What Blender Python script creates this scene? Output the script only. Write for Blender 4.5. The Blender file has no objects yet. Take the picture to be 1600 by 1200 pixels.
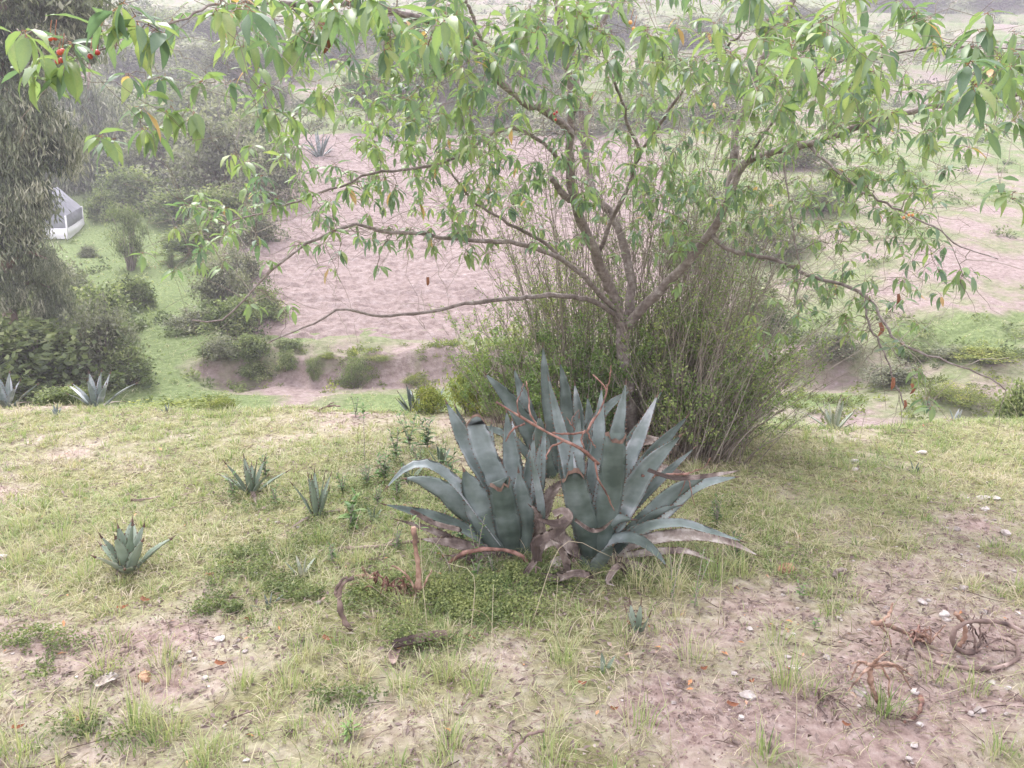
import bpy, math, random
import numpy as np
from mathutils import Vector, Matrix, Quaternion
random.seed(7)
RNG = np.random.default_rng(11)
C = bpy.context.scene.collection
SC = bpy.context.scene

# ------------------------------------------------------------------ camera
CAM_H = 1.65; PITCH = math.radians(12.0); FPX = 1209.0
cam_d = bpy.data.cameras.new('camera'); cam = bpy.data.objects.new('camera', cam_d); C.objects.link(cam)
cam.location = (0, 0, CAM_H); cam.rotation_euler = (math.radians(90) - PITCH, 0, 0)
cam_d.sensor_width = 36.0; cam_d.lens = 36.0*FPX/1600.0; cam_d.clip_start = 0.05; cam_d.clip_end = 900
SC.camera = cam
# ------------------------------------------------------------------ sky, sun, exposure
SUN_EL = math.radians(58); SUN_AZ = math.radians(-35)      # azimuth from +Y towards +X
w = bpy.data.worlds.new('World'); SC.world = w; w.use_nodes = True
nt = w.node_tree; nt.nodes.clear()
out = nt.nodes.new('ShaderNodeOutputWorld'); bg = nt.nodes.new('ShaderNodeBackground')
sky = nt.nodes.new('ShaderNodeTexSky'); sky.sky_type = 'NISHITA'; sky.sun_disc = False
sky.sun_elevation = SUN_EL; sky.sun_rotation = SUN_AZ; sky.dust_density = 4.0; sky.air_density = 1.0; sky.ozone_density = 1.0
hs = nt.nodes.new('ShaderNodeHueSaturation'); hs.inputs['Saturation'].default_value = 0.22
mixw = nt.nodes.new('ShaderNodeMix'); mixw.data_type = 'RGBA'; mixw.inputs[0].default_value = 0.55
mixw.inputs[7].default_value = (11.5, 10.6, 12.0, 1)           # white overcast veil over the sky
nt.links.new(sky.outputs[0], hs.inputs['Color']); nt.links.new(hs.outputs[0], mixw.inputs[6])
nt.links.new(mixw.outputs[2], bg.inputs['Color']); bg.inputs['Strength'].default_value = 0.10
nt.links.new(bg.outputs[0], out.inputs['Surface'])
sl = bpy.data.lights.new('sun', 'SUN'); sl.energy = 1.5; sl.angle = math.radians(15); sl.color = (1.0, 0.965, 0.93)
so = bpy.data.objects.new('sun', sl); C.objects.link(so)
sdir = Vector((math.sin(SUN_AZ)*math.cos(SUN_EL), math.cos(SUN_AZ)*math.cos(SUN_EL), math.sin(SUN_EL)))
so.rotation_euler = sdir.to_track_quat('Z', 'Y').to_euler(); so.location = (0, 0, 40)
vs = SC.view_settings; vs.view_transform = 'Standard'; vs.look = 'None'; vs.gamma = 1.0; vs.exposure = 1.70; vs.use_curve_mapping = False
SC.render.engine = 'CYCLES'; SC.cycles.use_denoising = True; SC.cycles.denoiser = 'OPENIMAGEDENOISE'; SC.cycles.denoising_prefilter = 'NONE'; SC.cycles.denoising_input_passes = 'RGB_ALBEDO_NORMAL'; SC.cycles.sample_clamp_indirect = 4.0
SC.cycles.max_bounces = 6; SC.cycles.diffuse_bounces = 3; SC.cycles.glossy_bounces = 2; SC.cycles.transmission_bounces = 3
SC.cycles.volume_bounces = 2; SC.cycles.transparent_max_bounces = 8; SC.cycles.caustics_reflective = False; SC.cycles.caustics_refractive = False

# ------------------------------------------------------------------ noise and terrain
def _hash(ix, iy, s):
    h = (ix.astype(np.int64)*374761393 + iy.astype(np.int64)*668265263 + s*1442695041) & 0xffffffff
    h = ((h ^ (h >> 13))*1274126177) & 0xffffffff
    h = (h ^ (h >> 16)) & 0xffffffff
    return h/4294967295.0
def vnoise(x, y, s=0):
    x = np.asarray(x, float); y = np.asarray(y, float)
    ix = np.floor(x); iy = np.floor(y); fx = x-ix; fy = y-iy
    fx = fx*fx*(3-2*fx); fy = fy*fy*(3-2*fy)
    a = _hash(ix, iy, s); b = _hash(ix+1, iy, s); c = _hash(ix, iy+1, s); d = _hash(ix+1, iy+1, s)
    return (a*(1-fx)+b*fx)*(1-fy)+(c*(1-fx)+d*fx)*fy
def fbm(x, y, s=0, o=4):
    r = 0; a = .5; n = 0
    for k in range(o):
        r = r + a*vnoise(x*2**k, y*2**k, s+k*17); n += a; a *= .5
    return r/n
def sstep(a, b, x):
    t = np.clip((x-a)/(b-a), 0, 1); return t*t*(3-2*t)
def edge_y(x): return 6.5 + 0.45*(vnoise(x*.35, 0*x, 5)-.5) + 0.15*(vnoise(x*1.4, 0*x, 6)-.5) - 0.03*x
VY = [6, 12.5, 19, 30, 42, 55, 70, 100, 175, 300]; VZ = [-3.0, -3.0, -2.85, -1.45, .15, 3.4, 9.5, 22.5, 51, 98]
FY = [6, 12.5, 21.4, 21.75, 22.05, 24, 60, 175, 300]; FZ = [-3.0, -3.0, -3.0, -2.75, -2.1, -1.98, 8.3, 52, 99]
RY = [6, 12.5, 17.5, 18.2, 19.3, 21, 60, 175, 300]; RZ = [-3.0, -3.0, -2.85, -2.4, -1.9, -1.55, 8.6, 52, 99]
BY = [12, 20, 23, 28, 40, 60, 75, 300]; BX = [-6, -6.2, -6.9, -9.2, -14.2, -20, -26, -110]
def field_mask(x, y): 
    xb = np.interp(y, BY, BX) + 1.0*(vnoise(y*.3, x*0, 9)-.5)
    return sstep(xb-3.4, xb-.2, x)
def right_mask(x, y): return sstep(6.0, 11.0, x - .12*y)
def H(x, y):
    x = np.asarray(x, float); y = np.asarray(y, float)
    near = .10*(fbm(x*.45, y*.45, 1, 2)-.5) + .07*(fbm(x*1.6, y*1.6, 2, 3)-.5) + .022*(fbm(x*7, y*7, 3, 3)-.5)
    ye = edge_y(x)
    drop = sstep(0, 1, np.clip((y-ye+.35)/5.6, 0, 1))
    V = np.interp(y, VY, VZ); F = np.interp(y, FY, FZ); R = np.interp(y, RY, RZ)
    rm = right_mask(x, y); F = F*(1-rm)+R*rm
    m = field_mask(x, y)
    far = V*(1-m)+F*m
    far = far + .5*(fbm(x*.12, y*.12, 21, 3)-.5)*sstep(14, 30, y) + .18*(fbm(x*.9, y*.9, 22, 3)-.5)
    bank = sstep(20.5, 22, y)*(1-sstep(23, 25, y))
    far = far + bank*m*.5*(fbm(x*1.3, y*1.6, 24, 3)-.5)
    u = y/9.0 + .25*vnoise(x*.04, y*.02, 31)
    step = (np.floor(u)+sstep(.72, 1., u-np.floor(u)) - u)*1.3       # old field terraces up the slope
    far = far + step*sstep(58, 70, y)
    return near*(1-sstep(8, 12, y)) - 3.0*drop*(1-sstep(11.5, 12.6, y)) + far*sstep(11.5, 12.6, y)
cp, sp = math.cos(PITCH), math.sin(PITCH)
def ray(px, py):
    a = (px-800)/FPX; b = (600-py)/FPX
    return np.array([a, cp+b*sp, -sp+b*cp])
def P(px, py, d):                                # point seen at px,py at distance y = d
    r = ray(px, py); return np.array([0, 0, CAM_H]) + r*(d/r[1])
def PXM(d): return d/FPX/cp                      # metres per photo pixel at distance d
_T = np.geomspace(1.2, 240, 5000)
def hit(px, py):
    r = ray(px, py); p = np.array([0, 0, CAM_H])[:, None] + r[:, None]*_T
    b = p[2] < H(p[0], p[1]); i = int(np.argmax(b)) if b.any() else len(_T)-1
    return p[:, i]
def on(px, d):                                   # ground point at distance d in line with column px (base row unknown)
    z = 0.
    x = 0.
    for _ in range(6):
        ax = d*cp - (z-CAM_H)*sp
        x = (px-800)/FPX*ax; z = float(H(x, d))
    return np.array([x, d, z])
def proj(x, y, z):
    ax = y*cp - (z-CAM_H)*sp; up = y*sp + (z-CAM_H)*cp
    ax = np.where(ax < .05, .05, ax)
    return 800+FPX*x/ax, 600-FPX*up/ax

# ------------------------------------------------------------------ mesh buffer
class Buf:
    def __init__(s): s.v = []; s.q = []; s.t = []; s.a = []; s.n = 0
    def add(s, v, q=None, t=None, a=0.5):
        v = np.asarray(v, float).reshape(-1, 3)
        s.v.append(v); a = np.asarray(a, float)
        s.a.append(np.full(len(v), float(a)) if a.ndim == 0 else a.reshape(-1))
        if q is not None and len(q): s.q.append(np.asarray(q, int).reshape(-1, 4)+s.n)
        if t is not None and len(t): s.t.append(np.asarray(t, int).reshape(-1, 3)+s.n)
        s.n += len(v)
    def mesh(s, name, mat, org=(0, 0, 0), smooth=True):
        v = np.concatenate(s.v) - np.asarray(org, float)
        q = np.concatenate(s.q) if s.q else np.zeros((0, 4), int); t = np.concatenate(s.t) if s.t else np.zeros((0, 3), int)
        me = bpy.data.meshes.new(name)
        me.vertices.add(len(v)); me.vertices.foreach_set('co', v.astype(np.float32).ravel())
        nl = len(q)*4+len(t)*3; me.loops.add(nl)
        me.loops.foreach_set('vertex_index', np.concatenate([q.ravel(), t.ravel()]).astype(np.int32))
        me.polygons.add(len(q)+len(t))
        me.polygons.foreach_set('loop_start', np.concatenate([np.arange(len(q))*4, len(q)*4+np.arange(len(t))*3]).astype(np.int32))
        me.update(calc_edges=True)
        me.polygons.foreach_set('use_smooth', np.full(len(q)+len(t), smooth))
        at = me.attributes.new('tint', 'FLOAT', 'POINT'); at.data.foreach_set('value', np.concatenate(s.a).astype(np.float32))
        if mat: me.materials.append(mat)
        me.update(); return me
def norm(v): return v/np.maximum(np.linalg.norm(v, axis=-1, keepdims=True), 1e-9)
def tubes(buf, paths, radii, sides=5, tint=.5, cap=True):
    """paths (N,K,3), radii (N,K)"""
    paths = np.asarray(paths, float); radii = np.asarray(radii, float)
    if paths.ndim == 2: paths = paths[None]; radii = radii[None]
    N, K, _ = paths.shape
    tan = np.gradient(paths, axis=1); tan = norm(tan)
    ref = np.where(np.abs(tan[:, :1, 2:3]) > .8, np.array([1., 0, 0]), np.array([0, 0, 1.]))
    ref = np.repeat(ref, K, 1)
    s1 = norm(np.cross(tan, ref)); s2 = np.cross(s1, tan)
    for k in range(1, K):                        # parallel transport
        p = s1[:, k-1] - tan[:, k]*np.sum(s1[:, k-1]*tan[:, k], -1, keepdims=True)
        s1[:, k] = norm(p); s2[:, k] = np.cross(s1[:, k], tan[:, k])
    an = np.arange(sides)/sides*2*math.pi
    ring = paths[:, :, None] + radii[:, :, None, None]*(np.cos(an)[None, None, :, None]*s1[:, :, None]+np.sin(an)[None, None, :, None]*s2[:, :, None])
    v = ring.reshape(N, K*sides, 3)
    k, j = np.meshgrid(np.arange(K-1), np.arange(sides), indexing='ij'); j2 = (j+1) % sides
    q = np.stack([k*sides+j, k*sides+j2, (k+1)*sides+j2, (k+1)*sides+j], -1).reshape(-1, 4)
    Q = (q[None]+(np.arange(N)*K*sides)[:, None, None]).reshape(-1, 4)
    a = np.asarray(tint, float)
    A = np.broadcast_to(a.reshape(-1, 1), (N, K*sides)).ravel() if a.ndim <= 1 else np.repeat(a, sides, axis=1).ravel()
    t = None
    if cap and sides >= 3:
        tr = [[(K-1)*sides, (K-1)*sides+i, (K-1)*sides+i+1] for i in range(1, sides-1)] + [[0, i+1, i] for i in range(1, sides-1)]
        t = (np.array(tr)[None]+(np.arange(N)*K*sides)[:, None, None]).reshape(-1, 3)
    buf.add(v.reshape(-1, 3), Q, t, A)
def spline(pts, n):
    """Catmull-Rom through rows of pts (any columns), n samples evenly spread"""
    p = np.asarray(pts, float)
    if len(p) < 3: 
        t = np.linspace(0, 1, n)[:, None]; return p[0]*(1-t)+p[-1]*t
    e = np.vstack([2*p[0]-p[1], p, 2*p[-1]-p[-2]])
    d = np.concatenate([[0], np.cumsum(np.linalg.norm(np.diff(p[:, :3], axis=0), axis=1)+1e-6)]); u = np.linspace(0, d[-1], n)
    i = np.clip(np.searchsorted(d, u, 'right')-1, 0, len(p)-2); t = ((u-d[i])/(d[i+1]-d[i]))[:, None]
    a, b, c, f = e[i], e[i+1], e[i+2], e[i+3]
    return .5*((2*b)+(-a+c)*t+(2*a-5*b+4*c-f)*t*t+(-a+3*b-3*c+f)*t**3)

# ------------------------------------------------------------------ objects
def tag(o, label=None, cat=None, group=None, kind=None):
    if label: o['label'] = label
    if cat: o['category'] = cat
    if group: o['group'] = group
    if kind: o['kind'] = kind
    return o
def thing(name, label, cat, loc, group=None):
    o = bpy.data.objects.new(name, None); C.objects.link(o); o.location = tuple(map(float, loc)); o.empty_display_size = .1
    return tag(o, label, cat, group)
def obj(name, me, parent=None, loc=None, kind=None):
    o = bpy.data.objects.new(name, me); C.objects.link(o)
    if parent: o.parent = parent
    if loc is not None: o.location = tuple(map(float, loc))
    if kind: o['kind'] = kind
    return o
def part(name, buf, mat, parent, kind=None, smooth=True, org=None):
    org = parent.location if org is None else org
    return obj(name, buf.mesh(name, mat, tuple(org), smooth), parent, kind=kind)

# ------------------------------------------------------------------ materials
def mat(name, stops, rough=.8, transl=0., nscale=8., namt=.35, bump=0., bscale=60., attr='tint', spec=.3, tcol=(1.15, 1.25, .7), wave=None, hrand=0.):
    m = bpy.data.materials.new(name); m.use_nodes = True; n = m.node_tree; n.nodes.clear(); L = n.links.new
    o = n.nodes.new('ShaderNodeOutputMaterial'); b = n.nodes.new('ShaderNodeBsdfPrincipled')
    b.inputs['Roughness'].default_value = rough; b.inputs['Specular IOR Level'].default_value = spec
    at = n.nodes.new('ShaderNodeAttribute'); at.attribute_name = attr
    tc = n.nodes.new('ShaderNodeTexCoord'); no = n.nodes.new('ShaderNodeTexNoise'); no.inputs['Scale'].default_value = nscale; no.inputs['Detail'].default_value = 6
    L(tc.outputs['Object'], no.inputs['Vector'])
    mr = n.nodes.new('ShaderNodeMapRange'); mr.inputs[1].default_value = .3; mr.inputs[2].default_value = .7
    mr.inputs[3].default_value = -namt/2; mr.inputs[4].default_value = namt/2; L(no.outputs['Fac'], mr.inputs[0])
    ad = n.nodes.new('ShaderNodeMath'); ad.operation = 'ADD'; L(at.outputs['Fac'], ad.inputs[0]); L(mr.outputs[0], ad.inputs[1])
    fac = ad.outputs[0]
    if hrand:
        oi = n.nodes.new('ShaderNodeObjectInfo'); mm = n.nodes.new('ShaderNodeMath'); mm.operation = 'MULTIPLY_ADD'
        mm.inputs[1].default_value = hrand; L(oi.outputs['Random'], mm.inputs[0]); L(fac, mm.inputs[2]); fac = mm.outputs[0]
    if wave:
        mp = n.nodes.new('ShaderNodeMapping'); L(tc.outputs['Object'], mp.inputs['Vector']); wv = n.nodes.new('ShaderNodeTexNoise')
        mp.inputs['Scale'].default_value = wave[0]; wv.inputs['Scale'].default_value = 1; wv.inputs['Detail'].default_value = 4; L(mp.outputs[0], wv.inputs['Vector'])
        m2 = n.nodes.new('ShaderNodeMath'); m2.operation = 'MULTIPLY_ADD'; m2.inputs[1].default_value = wave[1]; L(wv.outputs['Fac'], m2.inputs[0]); L(fac, m2.inputs[2]); fac = m2.outputs[0]
        m3 = n.nodes.new('ShaderNodeMath'); m3.operation = 'SUBTRACT'; m3.inputs[1].default_value = wave[1]*.5; L(fac, m3.inputs[0]); fac = m3.outputs[0]
    cr = n.nodes.new('ShaderNodeValToRGB'); cr.color_ramp.interpolation = 'LINEAR'
    e = cr.color_ramp.elements
    while len(e) < len(stops): e.new(.5)
    for i, (p, c) in enumerate(stops): e[i].position = p; e[i].color = (*c, 1)
    L(fac, cr.inputs[0]); col = cr.outputs[0]
    L(col, b.inputs['Base Color'])
    if bump:
        nb = n.nodes.new('ShaderNodeTexNoise'); nb.inputs['Scale'].default_value = bscale; nb.inputs['Detail'].default_value = 5; L(tc.outputs['Object'], nb.inputs['Vector'])
        bu = n.nodes.new('ShaderNodeBump'); bu.inputs['Strength'].default_value = bump; bu.inputs['Distance'].default_value = .01; L(nb.outputs['Fac'], bu.inputs['Height']); L(bu.outputs[0], b.inputs['Normal'])
    if transl:
        tr = n.nodes.new('ShaderNodeBsdfTranslucent'); mx = n.nodes.new('ShaderNodeMixShader'); mx.inputs[0].default_value = transl
        mc = n.nodes.new('ShaderNodeMix'); mc.data_type = 'RGBA'; mc.blend_type = 'MULTIPLY'; mc.inputs[0].default_value = 1; mc.inputs[7].default_value = (*tcol, 1)
        L(col, mc.inputs[6]); L(mc.outputs[2], tr.inputs['Color']); L(b.outputs[0], mx.inputs[1]); L(tr.outputs[0], mx.inputs[2]); L(mx.outputs[0], o.inputs['Surface'])
    else: L(b.outputs[0], o.inputs['Surface'])
    m.diffuse_color = (*stops[len(stops)//2][1], 1)
    return m
M_leaf = mat('cherry_leaf', [(0, (.10, .165, .12)), (.35, (.15, .235, .145)), (.7, (.235, .325, .14)), (.93, (.34, .40, .17)), (.985, (.52, .34, .17))], .45, .44, 20, .12, spec=.5, tcol=(1.1, 1.2, .75))
M_petiole = mat('petiole', [(0, (.3, .1, .06)), (1, (.3, .2, .08))], .6)
M_bark = mat('cherry_bark', [(0, (.09, .075, .066)), (.45, (.19, .16, .145)), (.75, (.28, .25, .23)), (1, (.48, .46, .43))], .85, 0, 30, .6, .6, 90, wave=((18, 18, 110), .4))
M_twig = mat('twig_bark', [(0, (.12, .10, .08)), (.5, (.22, .19, .155)), (1, (.38, .35, .30))], .85, 0, 12, .4)
M_agave = mat('agave_skin', [(0, (.045, .068, .055)), (.35, (.10, .135, .118)), (.7, (.19, .235, .225)), (1, (.38, .415, .42))], .5, 0, 9, .5, .25, 30, spec=.45, wave=((8, 8, 22), .55))
M_agaveg = mat('agave_skin_green', [(0, (.10, .14, .095)), (.4, (.18, .235, .17)), (.75, (.29, .345, .27)), (1, (.44, .45, .35))], .5, 0, 5, .3, .15, 40, spec=.35, wave=((2, 2, 26), .4))
M_spine = mat('agave_spine', [(0, (.07, .04, .03)), (1, (.22, .15, .11))], .6, 0, 30, .6)
M_dryag = mat('dry_agave_leaf', [(0, (.09, .07, .06)), (.45, (.22, .18, .155)), (.8, (.36, .32, .28)), (1, (.50, .46, .42))], .85, 0, 14, .9, .8, 70, wave=((60, 60, 9), .6))
M_red = mat('red_dead_wood', [(0, (.08, .045, .038)), (.5, (.19, .10, .075)), (1, (.33, .20, .16))], .65, 0, 25, 1.0, .5, 60)
M_orange = mat('orange_dead_wood', [(0, (.12, .08, .06)), (.5, (.28, .175, .125)), (1, (.46, .33, .25))], .7, 0, 25, 1.0, .5, 60)
M_greywood = mat('grey_dead_wood', [(0, (.07, .05, .045)), (.5, (.18, .13, .11)), (1, (.38, .30, .26))], .8, 0, 12, .8, .5, 70)
M_grass = mat('grass_blade', [(0, (.58, .50, .40)), (.25, (.46, .44, .29)), (.5, (.33, .39, .18)), (.75, (.19, .28, .10)), (1, (.085, .15, .055))], .6, .3, 1.2, .25)
M_thatch = mat('dead_straw', [(0, (.24, .19, .165)), (.5, (.42, .36, .30)), (1, (.62, .57, .48))], .8, .2, 10, .3)
M_soilc = mat('soil_crumb', [(0, (.16, .11, .095)), (.5, (.33, .25, .225)), (1, (.60, .53, .50))], .95)
M_mat = mat('low_herb_leaf', [(0, (.075, .11, .045)), (.5, (.14, .19, .07)), (1, (.30, .33, .13))], .6, .25, 6, .4)
M_herb = mat('herb_leaf', [(0, (.08, .16, .06)), (.5, (.15, .27, .09)), (1, (.26, .38, .14))], .5, .3, 10, .3)
M_shrub = mat('shrub_leaf', [(0, (.05, .09, .035)), (.4, (.12, .19, .07)), (.75, (.22, .31, .11)), (1, (.40, .44, .18))], .5, .35, 3, .3)
M_bush = mat('bush_leaf', [(0, (.05, .07, .035)), (.35, (.125, .165, .075)), (.7, (.24, .29, .13)), (1, (.42, .44, .25))], .65, .35, .6, .35)
M_bushgrey = mat('grey_bush_leaf', [(0, (.06, .068, .05)), (.35, (.145, .16, .105)), (.7, (.26, .28, .19)), (1, (.42, .42, .32))], .7, .3, .6, .35)
M_bushyel = mat('yellow_bush_leaf', [(0, (.10, .13, .04)), (.5, (.22, .27, .07)), (1, (.42, .42, .12))], .65, .3, .9, .3)
M_euc = mat('eucalyptus_leaf', [(0, (.03, .045, .03)), (.35, (.075, .10, .06)), (.7, (.17, .20, .12)), (1, (.42, .42, .32))], .45, .2, .5, .3)
M_eucbark = mat('eucalyptus_bark', [(0, (.14, .09, .075)), (.5, (.25, .17, .14)), (1, (.38, .29, .25))], .8, 0, 3, .9, .3, 8)
M_stone = mat('pale_stone', [(0, (.20, .17, .155)), (.5, (.35, .315, .295)), (1, (.52, .49, .46))], .9, 0, 30, .8, .8, 50)
M_clod = mat('tan_clod', [(0, (.22, .13, .08)), (.5, (.42, .27, .17)), (1, (.55, .38, .26))], .95, 0, 25, .7, .9, 60)
M_litter = mat('leaf_litter', [(0, (.10, .075, .065)), (.5, (.23, .18, .165)), (.85, (.38, .32, .29)), (1, (.55, .28, .14))], .8, .1, 20, .3)
M_deadleaf = mat('orange_leaf', [(0, (.26, .12, .07)), (1, (.46, .22, .12))], .75, .15, 30, .4)
M_net = mat('net_fabric', [(0, (.27, .28, .32)), (1, (.44, .45, .50))], .8, .35, 3, .6, tcol=(1, 1, 1))
M_white = mat('white_sheet', [(0, (.66, .66, .70)), (1, (.82, .82, .85))], .7, 0, 4, .3)
M_berry = mat('cherry_skin', [(0, (.35, .03, .02)), (.6, (.55, .10, .05)), (1, (.65, .35, .10))], .3, 0, 20, .1, spec=.6)
M_cow = mat('black_hide', [(0, (.015, .013, .013)), (1, (.05, .045, .04))], .7)

def ground_mat(name, dirt, green, dry, fine, attr_bias=0., bstr=.9):
    m = bpy.data.materials.new(name); m.use_nodes = True; n = m.node_tree; n.nodes.clear(); L = n.links.new
    o = n.nodes.new('ShaderNodeOutputMaterial'); b = n.nodes.new('ShaderNodeBsdfPrincipled'); b.inputs['Roughness'].default_value = .95; b.inputs['Specular IOR Level'].default_value = .1
    tc = n.nodes.new('ShaderNodeTexCoord')
    def noise(sc, det=8, rough=.6):
        k = n.nodes.new('ShaderNodeTexNoise'); k.inputs['Scale'].default_value = sc; k.inputs['Detail'].default_value = det; k.inputs['Roughness'].default_value = rough
        L(tc.outputs['Object'], k.inputs['Vector']); return k.outputs['Fac']
    def ramp(f, st):
        r = n.nodes.new('ShaderNodeValToRGB'); e = r.color_ramp.elements
        while len(e) < len(st): e.new(.5)
        for i, (p, c) in enumerate(st): e[i].position = p; e[i].color = (*c, 1)
        L(f, r.inputs[0]); return r.outputs[0]
    def mix(f, a, c):
        k = n.nodes.new('ShaderNodeMix'); k.data_type = 'RGBA'; L(f, k.inputs[0]); L(a, k.inputs[6]); L(c, k.inputs[7]); return k.outputs[2]
    d = ramp(noise(fine), dirt); g = ramp(noise(fine*1.3), green); dr = ramp(noise(fine*.8), dry)
    at = n.nodes.new('ShaderNodeAttribute'); at.attribute_name = 'tint'
    n1 = noise(fine*.12, 10, .65); s = n.nodes.new('ShaderNodeMath'); s.operation = 'MULTIPLY_ADD'; s.inputs[1].default_value = 1.5; L(n1, s.inputs[0]); L(at.outputs['Fac'], s.inputs[2])
    mr = n.nodes.new('ShaderNodeMapRange'); mr.inputs[1].default_value = 1.08-attr_bias; mr.inputs[2].default_value = 1.45-attr_bias; L(s.outputs[0], mr.inputs[0])
    mr2 = n.nodes.new('ShaderNodeMapRange'); mr2.inputs[1].default_value = .9-attr_bias; mr2.inputs[2].default_value = 1.15-attr_bias; L(s.outputs[0], mr2.inputs[0])
    c = mix(mr.outputs[0], mix(mr2.outputs[0], d, dr), g); L(c, b.inputs['Base Color'])
    bu = n.nodes.new('ShaderNodeBump'); bu.inputs['Strength'].default_value = bstr; bu.inputs['Distance'].default_value = .5/fine
    L(noise(fine*1.5, 10, .7), bu.inputs['Height']); L(bu.outputs[0], b.inputs['Normal']); L(b.outputs[0], o.inputs['Surface'])
    return m
DIRT = [(.28, (.15, .105, .09)), (.45, (.285, .215, .19)), (.6, (.37, .295, .265)), (.8, (.50, .435, .40))]
DIRTF = [(.25, (.165, .125, .115)), (.45, (.26, .205, .187)), (.62, (.325, .268, .25)), (.8, (.44, .38, .36))]
GREEN = [(.3, (.12, .12, .06)), (.5, (.22, .22, .11)), (.7, (.34, .33, .19))]
GREENF = [(.3, (.095, .135, .055)), (.5, (.15, .20, .08)), (.68, (.23, .28, .13))]
DRY = [(.3, (.22, .18, .13)), (.5, (.35, .31, .24)), (.7, (.48, .44, .37))]
DRYF = [(.3, (.15, .155, .09)), (.5, (.23, .225, .15)), (.7, (.33, .305, .23))]
M_ground = ground_mat('terrace_soil', DIRT, GREEN, DRY, 22)
M_hill = ground_mat('hillside_soil', DIRTF, GREENF, DRYF, 6.5, 0, 1.)
M_field = ground_mat('ploughed_soil', DIRTF, GREENF, [(.3, (.18, .14, .125)), (.7, (.36, .30, .28))], 4.5, -.25, 1.0)

# ------------------------------------------------------------------ ground sheets
def sheet(name, xs, ys, matl, tintf, extra=None, lift=0., label=None):
    X, Y = np.meshgrid(xs, ys, indexing='xy'); Z = H(X, Y)+lift
    if extra is not None: Z = Z + extra(X, Y)
    nx, ny = len(xs), len(ys)
    i, j = np.meshgrid(np.arange(nx-1), np.arange(ny-1), indexing='xy'); a = j*nx+i
    b = Buf(); b.add(np.stack([X, Y, Z], -1).reshape(-1, 3), np.stack([a, a+1, a+nx+1, a+nx], -1).reshape(-1, 4), None, tintf(X, Y).ravel())
    return tag(obj(name, b.mesh(name, matl)), kind='structure')
def blob(px, py, cx, cy, rx, ry): return np.exp(-(((px-cx)/rx)**2+((py-cy)/ry)**2))
def near_green(X, Y):
    """how much grass covers the terrace: 0 bare soil .. 1 full"""
    x, y = proj(X, Y, 0*X)
    g = .52 + .75*(fbm(X*1.1, Y*1.1, 41, 4)-.5) + .65*(fbm(X*3.5, Y*3.5, 42, 3)-.5)
    g = g + .22*blob(x, y, 350, 760, 420, 110) + .55*blob(x, y, 900, 880, 330, 75) + .30*blob(x, y, 1400, 700, 280, 90)
    g = g + .35*blob(x, y, 560, 960, 200, 70) + .25*blob(x, y, 90, 900, 130, 60) + .3*blob(x, y, 120, 820, 180, 50)
    g = g - .30*blob(x, y, 1350, 1080, 300, 130) - .35*blob(x, y, 760, 1020, 110, 40) - .30*blob(x, y, 300, 990, 130, 50) - .25*blob(x, y, 1150, 960, 120, 60)
    g = g - .07*(1-sstep(2.3, 3.6, Y)) - .3*blob(x, y, 180, 710, 130, 22) - .25*blob(x, y, 1000, 1110, 220, 40) - .3*blob(x, y, 1560, 820, 90, 70) - .25*blob(x, y, 40, 965, 80, 25)
    return np.clip(g, 0, 1)
def grade(a, b, fine, n): return a+(b-a)*n
xs = np.concatenate([np.linspace(-40, -8, 30)[:-1], np.linspace(-8, 8, 400), np.linspace(8, 40, 30)[1:]])
ys = np.concatenate([np.linspace(-20, 1, 20)[:-1], np.linspace(1, 8, 210), np.linspace(8, 12.4, 40)[1:]])
sheet('ground', xs, ys, M_ground, lambda X, Y: np.where(Y < 7.6, near_green(X, Y), .75), extra=lambda X, Y: .012*(fbm(X*14, Y*14, 77, 2)-.5)*(Y < 7.5))
def far_green(X, Y):
    m = field_mask(X, Y); x, y = proj(X, Y, H(X, Y))
    g = .52+.55*(fbm(X*.35, Y*.35, 51, 4)-.5)
    v = 1.0+.3*(fbm(X*.4, Y*.4, 52, 3)-.5)                                     # green valley floor
    g = g*m+v*(1-m)
    g = np.where((Y < 20.4) & (X < 9), .95+.7*(fbm(X*.5, Y*.5, 53, 3)-.5), g)
    rf = sstep(4.5, 7, X)*(1-sstep(18.2, 19.6, Y)); g = g*(1-rf)+(.22+.9*(fbm(X*.8, Y*.8, 57, 3)-.5))*rf
    bank = sstep(20.6, 21.5, Y)*(1-sstep(22.4, 23.6, Y))*m; g = g*(1-bank)+(-.15+.7*fbm(X*.8, Y*.8, 54, 3))*bank
    g = g*(1-sstep(55, 66, Y)) + (.46+.6*(fbm(X*.15, Y*.15, 55, 4)-.5))*sstep(55, 66, Y)
    r = right_mask(X, Y)*(Y < 110)*sstep(18, 21, Y)
    gr = .40+.03*sstep(30, 45, Y)+1.1*(fbm(X*.5, Y*.5, 56, 4)-.5) + .6*blob(x, y, 1500, 525, 170, 38) - .42*blob(x, y, 1500, 420, 130, 45) + .12*blob(x, y, 1540, 250, 160, 90) - .5*blob(x, y, 1480, 600, 90, 25)
    g = g*(1-r)+gr*r
    g = g - .8*blob(x, y, 470, 620, 60, 30) - .35*blob(x, y, 300, 575, 40, 18) - .5*blob(x, y, 380, 130, 90, 14)
    return np.clip(g, 0, 1.2)
xs = np.concatenate([-np.geomspace(30, 150, 45)[::-1], np.linspace(-30, 30, 300)[1:-1], np.geomspace(30, 150, 45)])
ys = np.concatenate([np.linspace(12.3, 30, 190)[:-1], np.geomspace(30, 175, 210)])
sheet('hillside', xs, ys, M_hill, far_green, extra=lambda X, Y: -.5*sstep(.85, 1., field_mask(X, Y))*(1-sstep(6.4, 7.4, X))*sstep(24.6, 25.5, Y)*(1-sstep(55, 57, Y)))
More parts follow.
